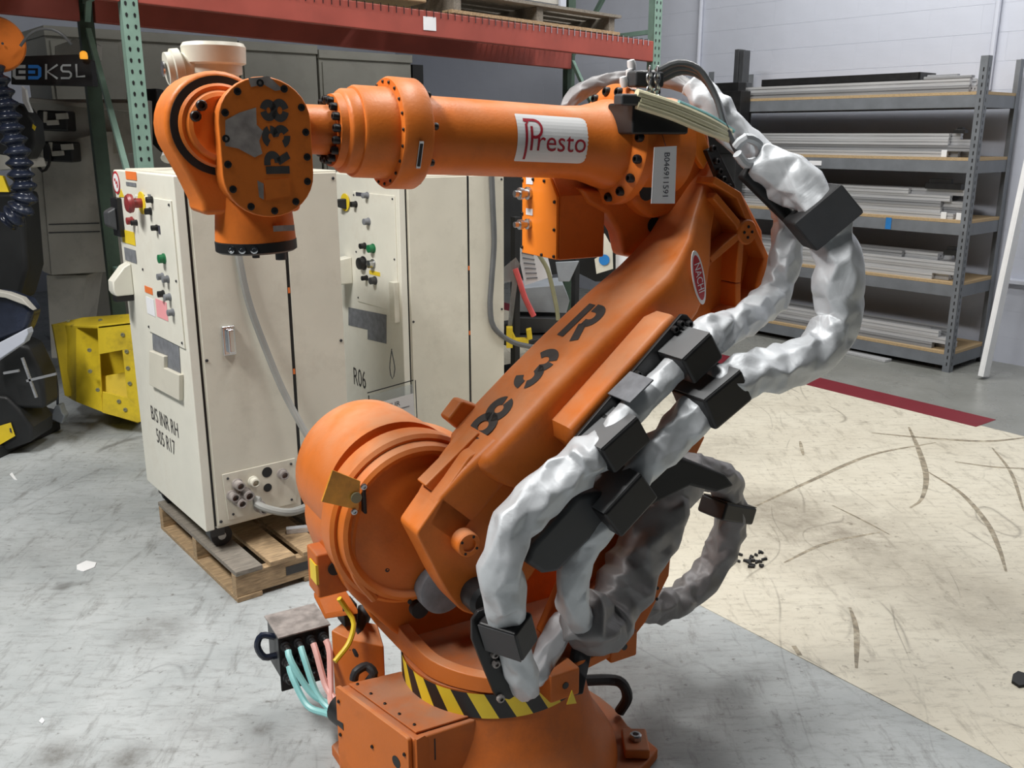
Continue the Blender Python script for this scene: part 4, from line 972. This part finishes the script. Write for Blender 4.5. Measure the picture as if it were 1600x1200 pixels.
# disconnect lever
q = f1(203, 436); MB().prism([V((0, q.y + .03, q.z + .07)), V((-.03, q.y + .03, q.z + .055)), V((-.078, q.y + .03, q.z + .0)), V((-.08, q.y + .03, q.z - .04)), V((-.07, q.y + .03, q.z - .06)), V((0, q.y + .03, q.z - .06))], (0, -.07, 0)).build('lever_housing', 'cream_front', c1, bevel=.006)
MB().b2((0, q.y + .025, q.z - .085), (-.07, q.y - .03, q.z - .061)).build('lever_base', 'black', c1, bevel=.003)
# document pocket and dark backing lower on the door
MB().prism([V((-.001, f1(u, v).y, f1(u, v).z)) for u, v in ((238, 505), (279, 522), (283, 583), (263, 574), (263, 556), (240, 546))], (-.0015, 0, 0)).build('dark_panel', 'lab_grey', c1, sharp=0)
MB().prism([V((-.0, f1(u, v).y, f1(u, v).z)) for u, v in ((240, 547), (263, 556), (263, 574), (287, 585), (287, 625), (240, 600))], (-.018, 0, 0)).build('document_pocket', 'cream', c1, bevel=.003)
q = f1(258, 655, -.0015); text_flat('stencil_lettering', 'B/S INR RH', .088, V((-.0014, f1(257, 659).y, f1(257, 659).z)), (0, -1, 0), Z_, 'stencil', c1, .78)
text_flat('stencil_lettering', '505 R17', .09, V((-.0014, f1(259, 691).y, f1(259, 691).z)), (0, -1, 0), Z_, 'stencil', c1, .74)
# side: latch and connector panel
q = s1_(357, 531); lt = MB().b2((q.x - .028, -.003, q.z - .055), (q.x + .022, -.018, q.z + .055)).build('door_latch', 'chrome', c1, bevel=.005)
MB().b2((q.x - .014, -.018, q.z - .045), (q.x + .012, -.038, q.z + .045)).build('latch_grip', 'chrome', lt, bevel=.006)
cpts = [s1_(u, v) for u, v in ((346, 741), (460, 715), (462, 785), (356, 812))]
cp = MB().prism([V((p.x, -.003, p.z)) for p in cpts], (0, -.004, 0)).build('connector_panel', 'cream', c1, bevel=.002)
for u, v, r_ in ((416, 737, .021), (417, 761, .017)):
    q = s1_(u, v); MB().cyl((q.x, -.0075, q.z), (q.x, -.0085, q.z), r_).build('port_hole', 'black', cp)
for u, v, r_, l_ in ((439, 739, .018, .03), (394, 751, .018, .03), (361, 773, .018, .04), (370, 781, .018, .05), (381, 769, .02, .05), (369, 755, .018, .04), (404, 790, .02, .05)):
    q = s1_(u, v); MB().lathe([(r_ * 1.2, 0), (r_ * 1.2, .008), (r_, .01), (r_, l_), (r_ * .7, l_ + .002), (r_ * .65, l_ * .6), (0, l_ * .6)], V((q.x, -.007, q.z)), (0, -1, 0), 20).build('round_connector', 'bare_metal' if u != 394 else 'cream_white', cp)
bolts(cp, [(V((p.x + dx, -.007, p.z + dz)), (0, -1, 0)) for p, dx, dz in zip(cpts, (.02, -.02, -.02, .02), (-.02, -.02, .02, .02))], .005, .004, 'charcoal')
qa = s1_(402, 788, -.05); qb = s1_(425, 797, -.09); qc = s1_(455, 800, -.1); qd = s1_(485, 790, -.04)
MB().tube([V((s1_(398, 775).x, -.03, s1_(398, 775).z)), qa, qb, qc, qd], .016, 10, .012).build('connector_cable', 'cable_grey', c1)

P2 = V((-.535, 4.457, 0)); F2 = Frame(P2, A1)
c2, op2 = cabinet(F2, 1.40, .70, .63, 'cream robot controller cabinet standing behind the robot shoulder with a document sleeve', .10)
def f2(u, v, x=0.0): return F2.px(u, v, 0, x)
def s2_(u, v, y=0.0): return F2.px(u, v, 1, y)
q = f2(541, 316); MB().lathe([(.045, 0), (.045, .003), (0, .003)], V((-.006, q.y, q.z)), FX, 32).build('stop_ring', 'yellow', op2)
MB().prism([V((-.009, q.y - .02, q.z + .02)), V((-.05, q.y + .01, q.z + .015)), V((-.05, q.y + .01, q.z - .02)), V((-.009, q.y - .02, q.z - .035))], (0, .03, 0)).build('rotary_knob', 'black', op2, bevel=.004)
for u, v, r_, m_ in ((558, 319, .014, 'black'), (576, 305, .014, 'lab_grey'), (578, 346, .016, 'lab_grey'), (585, 388, .02, 'green_btn'), (572, 384, .014, 'black'), (585, 412, .02, 'steel'), (588, 438, .018, 'charcoal'), (575, 434, .012, 'black'), (570, 411, .03, 'black')):
    q = f2(u, v); MB().lathe([(r_ * 1.2, 0), (r_ * 1.2, .005), (r_, .006), (r_, .03), (0, .032)], V((-.006, q.y, q.z)), FX, 18).build('push_button', m_, op2)
def bx2(name, u0, v0, u1, v1, mat, par, x=-.0065, t=.0012):
    a, b = f2(u0, v0, x), f2(u1, v1, x); return MB().b2((x, a.y, a.z), (x - t, b.y, b.z)).build(name, mat, par, sharp=0)
bx2('meter_window', 556, 300, 567, 307, 'ink', op2); bx2('yellow_label', 577, 422, 594, 432, 'yellow', op2)
MB().prism([V((-.001, f2(u, v).y, f2(u, v).z)) for u, v in ((545, 480), (604, 492), (604, 537), (575, 530), (575, 515), (545, 508))], (-.0015, 0, 0)).build('dark_panel', 'lab_grey', c2, sharp=0)
q = f2(545, 424); MB().prism([V((0, q.y + .03, q.z + .08)), V((-.08, q.y + .03, q.z + .07)), V((-.14, q.y + .03, q.z - .06)), V((0, q.y + .03, q.z - .06))], (0, -.07, 0)).build('lever_housing', 'cream_front', c2, bevel=.006)
q = f2(562, 592); text_flat('stencil_lettering', 'R06', .14, V((-.0014, q.y, q.z)), (0, -1, 0), Z_, 'stencil', c2, .62)
MB().b2((-.0, .02, .80), (-.03, .07, 1.0)).build('door_hasp', 'cream_white', c2, bevel=.004)
# document sleeve hung on the front corner of the far cabinet
ds = empty('document_sleeve', F2.o, A1, 'clear document sleeve with a printed sheet hanging on the far cabinet corner', 'document')
dn = V((-.785, -.62, 0)); pl0 = Wy(612, 600, F2.w((-.06, .0, 0)).y - .03)
def dp(u, v): return F2.l(Wy(u, v, pl0.y))
sh = MB().prism([dp(576, 618), dp(645, 600), dp(650, 690), dp(579, 700)], (.001, 0, 0)); sh = sh.build('sleeve_back', 'clear', ds, sharp=0)
ofs = F2.mi @ V((0, -.004, 0))
MB().prism([dp(579, 632) + ofs, dp(646, 614) + ofs, dp(650, 688) + ofs, dp(581, 698) + ofs], ofs * .2).build('printed_sheet', 'paper', ds, sharp=0)
for a, b in (((574, 614), (646, 594)), ((576, 618), (579, 700)), ((649, 594), (653, 690))): MB().bar(dp(*a), dp(*b), .006, .004).build('sleeve_edge', 'blackmatte', ds, sharp=0)
ex = F2.mi @ (Wy(640, 618, pl0.y) - Wy(585, 632, pl0.y)); ey = F2.mi @ V((0, .2, 1))
c0 = dp(597, 638) + ofs * 1.5; text_flat('sheet_heading', 'SKR', .05, c0, ex, Z_, 'ink', ds, 1.0)
text_flat('sheet_writing', 'SUR', .035, dp(616, 632) + ofs * 1.5, ex, Z_, 'ink', ds, 1.0)
mb = MB()
for k in range(6):
    a, b = dp(588, 648 + k * 8) + ofs * 1.5, dp(640 - (k % 3) * 9, 634 + k * 8 + (k % 3) * 2) + ofs * 1.5; mb.bar(a, b, .001, .004)
mb.build('sheet_lines', 'lab_grey', ds, sharp=0)
MB().tube([F2.l(Wy(612, 545, pl0.y)), F2.l(Wy(609, 575, pl0.y)), F2.l(Wy(613, 592, pl0.y)), F2.l(Wy(617, 577, pl0.y)), F2.l(Wy(612, 548, pl0.y))], .0025, 6, .02).build('hanging_wire', 'charcoal', ds)

# black cable hanging on the far cabinet side, grey cable in front of the near one
tag(MB().tube([F2.w(s2_(u, v, -.02)) for u, v in ((768, 270), (770, 320), (772, 380), (768, 440), (766, 480), (772, 512), (800, 534), (830, 542))], .014, 8, .03).build('black_cable', 'grey_hose'), 'dark grey cable hanging down the side of the far cabinet', 'cable')
tag(MB().tube([F1.w(s1_(u, v, y)) for u, v, y in ((355, 282, -.012), (372, 395, -.02), (388, 470, -.03), (415, 545, -.05), (447, 620, -.08), (490, 695, -.16), (520, 720, -.2))], .014, 8, .03).build('grey_cable', 'cable_grey'), 'grey cable running from the near cabinet top down to the robot shoulder', 'cable')
tag(MB().tube([F1.w((.1, .35, 1.60)), F1.w((.16, .4, 1.66)), F1.w((.3, .45, 1.66)), F1.w((.5, .5, 1.62)), F1.w((.55, .5, 1.585))], .022, 10, .02).build('coiled_hose', 'cable_grey'), 'pale hose lying on top of the near cabinet behind the wrist', 'hose')
b_ = bpy.data.objects['coiled_hose']; b_.location.z = .002

# ================================================================== wooden pallet under the near cabinet
FP = Frame((-1.028, 3.139, 0), A1)
pal = empty('shipping_pallet', FP.o, A1, 'worn wooden shipping pallet on the floor under the near cabinet', 'pallet')
PW, PL, PH = .92, .86, .128   # along x (end), along y (long side)
for x in (0.0, .44, PW - .04):
    o = MB().prism([(x, 0, z) if False else (x, y, z) for y, z in ((0, .018), (0, PH - .018), (PL, PH - .018), (PL, .018))], (.04, 0, 0))
# the two notched stringers run along the front edge, as in the photo
for y in (0.0, PL / 2 - .02, PL - .04):
    MB().b2((0, y, .02), (PW, y + .04, PH - .02)).build('stringer', 'wood', pal, bevel=.003)
for k in range(7):
    x = k * (PW - .105) / 6; MB().b2((x, -.008, PH - .02), (x + .105 + random.uniform(-.006, .004), PL + .005, PH + random.uniform(-.002, .001))).build('deck_board', 'wood' if k % 3 else 'wood_grey', pal, bevel=.003)
for k in range(4):
    x = k * (PW - .1) / 3; MB().b2((x, -.004, 0), (x + .1, PL, .02)).build('bottom_board', 'wood', pal, bevel=.003)
o = MB().b2((.20, -.001, .05), (.33, -.002, .085)).build('pallet_stamp', 'stencil', pal, sharp=0)
tag(MB().bar(FP.w((.30, .20, PH + .012)), FP.w((.62, .06, PH + .012)), .03, .02).build('metal_strip', 'alu'), 'grey metal strip lying on the pallet in front of the caster', 'metal bar')
tag(MB().bar(FP.w((.45, -.012, .0)), FP.w((.45, -.012, .62)), .006, .012).build('strap', 'black', sharp=0), 'black strap standing upright at the pallet end', 'strap')

# ================================================================== yellow sheet-metal guard on the floor at left
def yy(u, v, y): return Wy(u, v, y)
yg = empty('yellow_guard', (0, 0, 0), 0, 'bent yellow painted sheet-metal guard with a square opening on the floor', 'guard')
def sheet(name, pts, mat='yellow_paint', th=(0, .012, 0)): return MB().prism(pts, th).build(name, mat, yg, bevel=.002)
YA, YB = 5.28, 5.12
sheet('left_panel', [yy(80, 507, 5.55), yy(119, 509, YA), yy(119, 628, YA), yy(101, 618, 5.55)])
sheet('side_panel', [yy(119, 509, YA), yy(154, 511, YA + .05), yy(160, 644, YB), yy(119, 628, YA)])
o1, o2, o3, o4 = yy(154, 554, YB), yy(191, 547, YB), yy(199, 622, YB), yy(160, 612, YB)
z1_, z2_ = yy(152, 508, YB), yy(258, 498, YB)
sheet('front_panel', [z1_, z2_, yy(240, 547, YB), o2, o1]); sheet('front_panel', [o2, yy(240, 547, YB), yy(240, 655, YB), yy(199, 622, YB)])
sheet('front_panel', [o4, o3, yy(240, 655, YB), yy(215, 660, YB), yy(160, 645, YB)])
sheet('lower_flange', [yy(160, 644, YB), yy(216, 661, YB), W(216, 664, .0) + V((0, .05, .01)), W(162, 648, .0) + V((0, .05, .01))])
sheet('top_panel', [yy(80, 507, 5.55), yy(119, 509, YA), yy(154, 510, YB), yy(258, 498, YB), yy(258, 486, 5.38), yy(130, 496, 5.42)], th=(0, 0, -.012))
sheet('inner_trough', [yy(150, 590, YB + .15), yy(205, 580, YB + .15), yy(205, 640, YB + .06), yy(150, 640, YB + .06)])
sheet('back_panel', [yy(82, 507, 5.40), yy(250, 490, 5.38), yy(250, 640, 5.38), yy(101, 618, 5.40)])
bolts(yg, [(yy(u, v, YB - .001), (0, -1, 0)) for u, v in ((192, 523), (198, 549), (200, 575), (203, 599), (186, 627), (196, 640), (140, 547), (141, 580), (153, 609))], .012, .006, 'olive')
bolts(yg, [(yy(u, v, 5.3), (0, -.3, 1)) for u, v in ((107, 502), (157, 501), (190, 498))], .012, .008, 'olive')

# ================================================================== machinery at the left edge
mc = empty('machine_column', W(110, 560, 0), 0, 'beige-grey machine column with two black servo motors behind the green rack post', 'machine')
mo = mc.location.copy(); MYr = 6.0
def mp(u, v, y=MYr): return Wy(u, v, y) - mo
def mprism(name, pts, d, mat, par=mc, y=MYr, bevel=.006): return MB().prism([mp(u, v, y) for u, v in pts], (0, d, 0)).build(name, mat, par, bevel=bevel)
mo = mc.location.copy()
mprism('column_front', ((62, 230), (166, 205), (172, 425), (80, 430)), .35, 'machine')
mprism('column_side', ((44, 232), (62, 230), (80, 430), (66, 424)), .34, 'machine', y=6.03)
mprism('column_top', ((45, 155), (210, 155), (212, 240), (48, 240)), .3, 'machine', y=6.1)
mprism('cross_plate', ((120, 160), (205, 160), (205, 175), (45, 160), (45, 152)), .05, 'machine', y=6.04)
mprism('pedestal', ((72, 430), (136, 430), (124, 520), (108, 560), (80, 560)), .25, 'machine', y=6.05)
mprism('panel_seam', ((76, 350), (155, 348), (155, 349.5), (76, 351.5)), .01, 'charcoal', y=5.995, bevel=0); mprism('panel_seam', ((76, 363), (156, 361), (156, 362.5), (76, 364.5)), .01, 'charcoal', y=5.995, bevel=0)
for du, dv in ((0, 0), (8, 48)):
    a, b = mp(66 + du, 188 + dv, 5.9), mp(112 + du, 190 + dv, 5.9)
    m_ = MB().bar(a, b, .13, .12).build('servo_motor', 'black', mc, bevel=.012)
    MB().bar(mp(88 + du, 182 + dv, 5.83), mp(106 + du, 181 + dv, 5.83), .02, .035).build('motor_label', 'machine', m_, bevel=.003)
    MB().bar(mp(72 + du, 174 + dv, 5.84), mp(72 + du, 192 + dv, 5.84), .03, .022).build('cable_plug', 'machine', m_, bevel=.004)
    MB().bar(mp(74 + du, 192 + dv, 5.83), mp(92 + du, 191 + dv, 5.83), .03, .03).build('cable_plug', 'machine', m_, bevel=.004)
MB().tube([mp(u, v, 5.82) for u, v in ((52, 220), (56, 250), (66, 268), (76, 258), (78, 240), (74, 225))], .009, 8, .03).build('loop_cable', 'black', mc)
# sign board with the logo
SY = 5.05
sg = empty('sign_board', Wy(80, 110, SY), 0, 'black sign board with KSL logo on the green rack post', 'sign')
so = sg.location.copy()
def sp(u, v, y=SY): return Wy(u, v, y) - so
MB().prism([sp(u, v) for u, v in ((17, 88), (120, 85), (141, 94), (146, 135), (17, 132))], (0, .06, 0)).build('board', 'black', sg, bevel=.004)
yl = SY - .004
def sgl(name, lines, th, mat):
    mb = MB(); strokes(mb, lines, th, lambda u, v: sp(u, v, yl)); mb.build(name, mat, sg, sharp=0)
sgl('logo_mark', [[(40, 104), (25, 104), (22, 106), (22, 119), (25, 121.5), (40, 121.5)], [(29, 112.5), (40, 112.5)]], 5.2, 'logo_grey')
sgl('logo_mark', [[(44, 104), (59, 104), (62, 106), (62, 119), (59, 121.5), (44, 121.5)], [(44, 112.5), (55, 112.5)]], 5.2, 'logo_blue')
sgl('sign_lettering', [[(72, 100), (72, 124)], [(90, 101), (74, 112), (90, 123)], [(111, 102), (98, 102), (96, 105), (96, 109), (98, 111.5), (108, 112), (111, 115), (111, 119), (108, 122), (95, 122)], [(119, 100), (120, 120), (133, 119)]], 3.2, 'logo_grey')
am = MB().lathe([(.018, -.01), (.02, .0), (.018, .02), (.01, .028), (0, .03)], Wy(131, 89, SY - .02), (0, 0, 1), 20).build('beacon', 'amber_lamp'); tag(am, 'small glowing amber beacon on top of the black sign', 'lamp')
# neighbouring robot at the left edge: orange wrist disc, blue corrugated hose, dark base
nr = empty('welding_robot', W(20, 680, 0), 0, 'dark welding robot at the left edge with orange disc and blue corrugated hose', 'robot')
no = nr.location.copy(); NY = 4.75
def np_(u, v, y=NY): return Wy(u, v, y) - no
MB().lathe([(0, 0), (.12, 0), (.128, .012), (.128, .1), (.1, .12)], np_(-5, 68), (-.5, .87, 0), 48).build('wrist_disc', 'orange', nr)
MB().cyl(np_(4, 68, NY - .003), np_(4, 68, NY - .008), .006).build('disc_bolt', 'charcoal', nr)
def crf(s, a, t, p): return .052 + .013 * math.sin(s * 2 * math.pi / .056)
MB().tube([np_(u, v) for u, v in ((-14, 105), (-4, 130), (8, 165), (18, 205), (28, 240), (33, 275), (38, 305), (30, 330), (12, 345))], .055, 24, .007, crf).build('corrugated_hose', 'navy', nr, sharp=0).data.polygons.foreach_set('use_smooth', [True] * 1 if False else [True] * len(bpy.data.objects['corrugated_hose'].data.polygons))
MB().prism([np_(u, v, 4.95) for u, v in ((-20, 150), (34, 165), (52, 190), (56, 225), (44, 250), (-20, 240))], (0, .12, 0)).build('tool_body', 'dark_body', nr, bevel=.02)
MB().prism([np_(u, v, 4.94) for u, v in ((33, 134), (40, 140), (43, 158), (50, 176), (44, 175), (35, 158))], (0, .02, 0)).build('white_cap', 'white', nr, bevel=.003)
MB().prism([np_(u, v, 4.9) for u, v in ((51, 194), (56, 198), (54, 204), (50, 200))], (0, .004, 0)).build('warning_label', 'yellow', nr, sharp=0)
MB().prism([np_(u, v, 4.95) for u, v in ((-20, 238), (40, 248), (44, 262), (-20, 268))], (0, .2, 0)).build('light_plate', 'machine', nr, bevel=.006)
MB().prism([np_(u, v, 5.0) for u, v in ((-20, 300), (34, 300), (44, 420), (30, 470), (-20, 480))], (0, .2, 0)).build('arm_casting', 'dark_body', nr, bevel=.03)
MB().prism([np_(u, v, 4.75) for u, v in ((-20, 455), (10, 459), (40, 470), (52, 487), (40, 520), (-20, 540))], (0, .12, 0)).build('shoulder_casting', 'navy', nr, bevel=.03)
MB().prism([np_(u, v, 4.72) for u, v in ((-20, 452), (12, 458), (34, 466), (52, 486), (40, 478), (8, 466), (-20, 462))], (0, .05, 0)).build('shoulder_trim', 'machine', nr, bevel=.006)
MB().prism([np_(u, v, 4.68) for u, v in ((-20, 545), (42, 513), (44, 521), (38, 535), (-20, 575))], (0, .06, 0)).build('link_plate', 'wall_paint', nr, bevel=.006)
MB().prism([np_(u, v, 4.8) for u, v in ((-20, 520), (42, 540), (66, 590), (70, 640), (-20, 640))], (0, .18, 0)).build('swivel_body', 'dark_body', nr, bevel=.03)
bs_ = [W(-40, 735, 0) - no, W(95, 672, 0) - no, W(92, 655, 0) - no, W(40, 640, 0) - no, W(-60, 650, 0) - no]
MB().prism([p + V((0, 0, .002)) for p in bs_], (0, 0, .06)).build('base_plate', 'dark_body', nr, bevel=.01)
MB().prism([np_(u, v, 4.78) for u, v in ((-30, 615), (10, 620), (30, 640), (50, 668), (50, 690), (-30, 720))], (0, .25, 0)).build('base_casting', 'dark_body', nr, bevel=.02)
lq = MB().prism([np_(u, v, 4.77) for u, v in ((-6, 667), (17, 660), (24, 681), (-2, 696))], (0, -.003, 0)).build('warning_label', 'yellow', nr, sharp=0)
MB().prism([np_(u, v, 4.765) for u, v in ((15, 669), (17, 669), (19, 676), (16, 675))], (0, -.002, 0)).build('label_mark', 'ink', lq, sharp=0)
for a, b in (((35, 559), (57, 621)), ((42, 595), (88, 584)), ((6, 583), (30, 579))): MB().bar(np_(*a, 4.7), np_(*b, 4.7), .012, .012).build('strut', 'alu_dark', nr, sharp=0)
MB().prism([np_(u, v, 4.72) for u, v in ((-20, 272), (4, 275), (14, 300), (-20, 300))], (0, .02, 0)).build('yellow_strip', 'yellow', nr, sharp=0)
tag(MB().tube([Wy(u, v, 4.76) for u, v in ((32, 72), (45, 55), (62, 46), (82, 46), (100, 56), (112, 70))], .007, 8, .04).build('arched_cable', 'grey_hose'), 'thin grey cable arching above the black sign', 'cable')
# grey plug hanging by the yellow guard
pg = empty('hanging_plug', W(90, 668, 0), 0, 'pale grey cable plug lying against the dark base by the yellow guard', 'plug')
go = pg.location.copy()
MB().tube([Wy(u, v, 5.15) - go for u, v in ((87, 585), (90, 610), (90, 632))], .007, 8, .04).build('plug_lead', 'navy', pg)
MB().prism([Wy(u, v, 5.12) - go for u, v in ((86, 634), (93, 633), (97, 645), (101, 650), (96, 663), (79, 655), (82, 642))], (0, .06, 0)).build('plug_body', 'grey_plastic', pg, bevel=.008)

# ================================================================== row of tall beige electrical enclosures behind the rack
EB = Wy(372, 62, 8.2); ed = V((.766, .643, 0)); en_ = V((.643, -.766, 0))
EZ = EB.z
for k, (a, b, dz, lab) in enumerate(((-1.50, -.95, .0, 'tall beige electrical enclosure farthest left behind the rack, beside the sign'), (-.92, -.02, .0, 'tall beige electrical enclosure behind the robot wrist, left of the panel seam'), (0.0, .72, -.02, 'tall beige electrical enclosure just above the robot wrist cover'), (.74, 1.72, -.05, 'tall beige electrical enclosure at the right end of the row, above the forearm drum'))):
    e = empty('electrical_enclosure', V((EB.x, EB.y, 0)) + ed * a, 40, lab, 'enclosure')
    w_ = b - a
    MB().b2((0, 0, 0), (w_, .6, EZ + dz)).build('body', 'panel_beige', e, bevel=.006)
    MB().b2((.03, -.012, .12), (w_ - .03, 0, EZ + dz - .09)).build('door', 'panel_beige', e, bevel=.004)
    MB().b2((-.01, -.03, EZ + dz - .06), (w_ + .0, .6, EZ + dz + .01)).build('top_rail', 'panel_beige', e, bevel=.004)
e = MB().b2((0, 0, 0), (.12, .5, EZ - .12)).build('equipment_post', 'blackmatte'); e.location = V((EB.x, EB.y, 0)) + ed * 1.74; e.rotation_euler = (0, 0, R_(40)); tag(e, 'black upright post at the right end of the beige enclosures', 'post')
# dark items on the wall of the nearer enclosures
dk = MB().prism([Wy(u, v, 7.0) for u, v in ((196, 140), (246, 138), (252, 240), (198, 188))], (0, .15, 0)).build('dark_gearbox', 'dark_body', bevel=.02); tag(dk, 'dark gear unit hanging behind the perforated green post', 'gearbox')
tag(MB().tube([Wy(u, v, 6.95) for u, v in ((197, 180), (198, 196), (206, 206), (216, 208))], .012, 8, .04).build('hanging_cable', 'black'), 'short black cable loop under the dark gear unit', 'cable')
bxw = MB().prism([Wy(u, v, 6.6) for u, v in ((85, 72), (118, 60), (130, 66), (130, 90), (85, 90))], (0, .3, 0)).build('carton', 'machine', bevel=.006); tag(bxw, 'beige box standing behind the black sign board', 'box')

# ================================================================== clutter seen under the elbow
CT = V((.20, 5.65, 0))
ct = empty('tool_cart', CT, 40, 'dark tool cart loaded with parts behind the robot forearm', 'cart')
for z in (.25, .54): MB().b2((-.45, -.25, z - .03), (.55, .3, z)).build('cart_shelf', 'blackmatte', ct, bevel=.006)
for x in (-.43, .53):
    for y in (-.23, .28): MB().b2((x - .02, y - .02, .0), (x + .02, y + .02, 1.25)).build('cart_post', 'blackmatte', ct, bevel=.003)
MB().b2((-.45, .27, .80), (.55, .3, 1.62)).build('back_panel', 'dark_body', ct, bevel=.004)
CYp = 5.2
def cp_(u, v, y=CYp): return Wy(u, v, y)
def obj_prism(name, pts, d, mat, lab, cat, y=CYp, bevel=.003):
    return tag(MB().prism([cp_(u, v, y) for u, v in pts], (0, d, 0)).build(name, mat, bevel=bevel), lab, cat)
obj_prism('parts_bin', ((800, 452), (880, 445), (890, 470), (885, 489), (796, 487)), .3, 'grey_plastic', 'blue-grey plastic parts bin behind the lower arm', 'bin', 5.45)
obj_prism('parts_bin', ((795, 496), (870, 498), (860, 520), (796, 522)), .3, 'charcoal', 'dark low bin under the blue-grey parts bin', 'bin', 5.40)
obj_prism('price_sheet', ((807, 385), (856, 402), (863, 432), (820, 446)), .004, 'paper', 'white printed list hanging beneath the orange junction box', 'paper', 5.25, 0)
mb = MB()
for k in range(6): mb.bar(cp_(815 + k * 1.5, 395 + k * 8, 5.245), cp_(834 + k * 1.2, 399 + k * 7, 5.245), .001, .008)
o = mb.build('sheet_print', 'lab_grey', bpy.data.objects['price_sheet'], sharp=0)
obj_prism('plastic_sleeve', ((770, 432), (806, 402), (812, 412), (800, 510), (793, 512), (800, 440), (772, 446)), .003, 'clear', 'clear plastic sleeve hanging from the far cabinet corner', 'sleeve', 5.15, 0)
tag(MB().tube([cp_(u, v, 5.15) for u, v in ((805, 420), (812, 440), (820, 465), (834, 494))], .016, 8, .03).build('red_tube', 'red_tube'), 'pinkish red tube hanging beside the printed list', 'tube')
tag(MB().tube([cp_(u, v, 5.1) for u, v in ((842, 398), (855, 420), (862, 445), (870, 482), (872, 500))], .012, 8, .03).build('olive_cable', 'olive'), 'olive cable hanging below the junction box', 'cable')
obj_prism('inspection_tag', ((939, 365), (945, 365), (952, 378), (957, 384), (958, 420), (932, 428), (929, 405), (937, 400)), .004, 'cream_white', 'cream hang tag with a round blue dot below the elbow', 'tag', 5.0, 0)
q = cp_(944, 406, 4.996); d_ = MB().lathe([(.029, 0), (.029, .002), (0, .002)], q, (0, -1, 0), 24).build('blue_dot', 'blue', bpy.data.objects['inspection_tag'])
obj_prism('white_card', ((962, 398), (988, 400), (985, 420), (962, 425)), .004, 'paper', 'small white card beside the blue dotted tag', 'card', 5.05, 0)
obj_prism('clear_bag', ((868, 410), (905, 408), (890, 440), (873, 440)), .02, 'grey_plastic', 'crumpled clear bag above the parts bin', 'bag', 5.3)
yb = empty('yellow_clamp', cp_(812, 528, 5.1), 0, 'small yellow clamp at the far cabinet corner above the lower arm', 'clamp')
yo = yb.location.copy()
for pts in (((791, 512), (801, 512), (801, 544), (791, 544)), ((801, 520), (806, 530), (826, 530), (826, 538), (801, 538)), ((822, 516), (830, 514), (832, 530), (824, 532))):
    MB().prism([cp_(u, v, 5.1) - yo for u, v in pts], (0, .05, 0)).build('clamp_jaw', 'yellow', yb, bevel=.003)
obj_prism('dark_equipment', ((880, 300), (1000, 310), (1000, 440), (930, 440), (890, 420)), .3, 'dark_body', 'dark equipment housing behind the robot elbow', 'equipment', 6.7)

# ================================================================== scraps on the floor
db = MB()
for k in range(26):
    p = W(1175 + random.gauss(0, 13), 879 + random.gauss(0, 5), 0); a = random.uniform(0, 3.1); l_ = random.uniform(.008, .03)
    db.bar(p + V((0, 0, .006)), p + V((l_ * math.cos(a), l_ * math.sin(a), .008)), .008, .01)
tag(db.build('swept_debris', 'blackmatte', sharp=0), 'small heap of black swept debris on the cream floor beside the robot', 'debris', None, 'stuff')
def scrap(pts, mat, lab, cat='scrap', h=.004): tag(MB().prism([W(u, v, .0) for u, v in pts], (0, 0, h)).build('floor_scrap', mat, bevel=.001), lab, cat)
scrap(((120, 884), (135, 877), (151, 880), (148, 887), (130, 894), (120, 891)), 'white', 'white torn paper scrap on the floor left of the pallet', 'paper')
scrap(((61, 1128), (66, 1122), (70, 1127), (66, 1132)), 'white', 'tiny white paper bit on the floor near the bottom left', 'paper')
scrap(((15, 742), (19, 739), (27, 751), (22, 750)), 'white', 'small white sliver on the floor near the dark robot base', 'paper')
scrap(((1582, 1058), (1590, 1053), (1606, 1058), (1606, 1074), (1592, 1076), (1580, 1068)), 'blackmatte', 'dark lump of debris on the cream floor at the right edge', 'debris', .012)
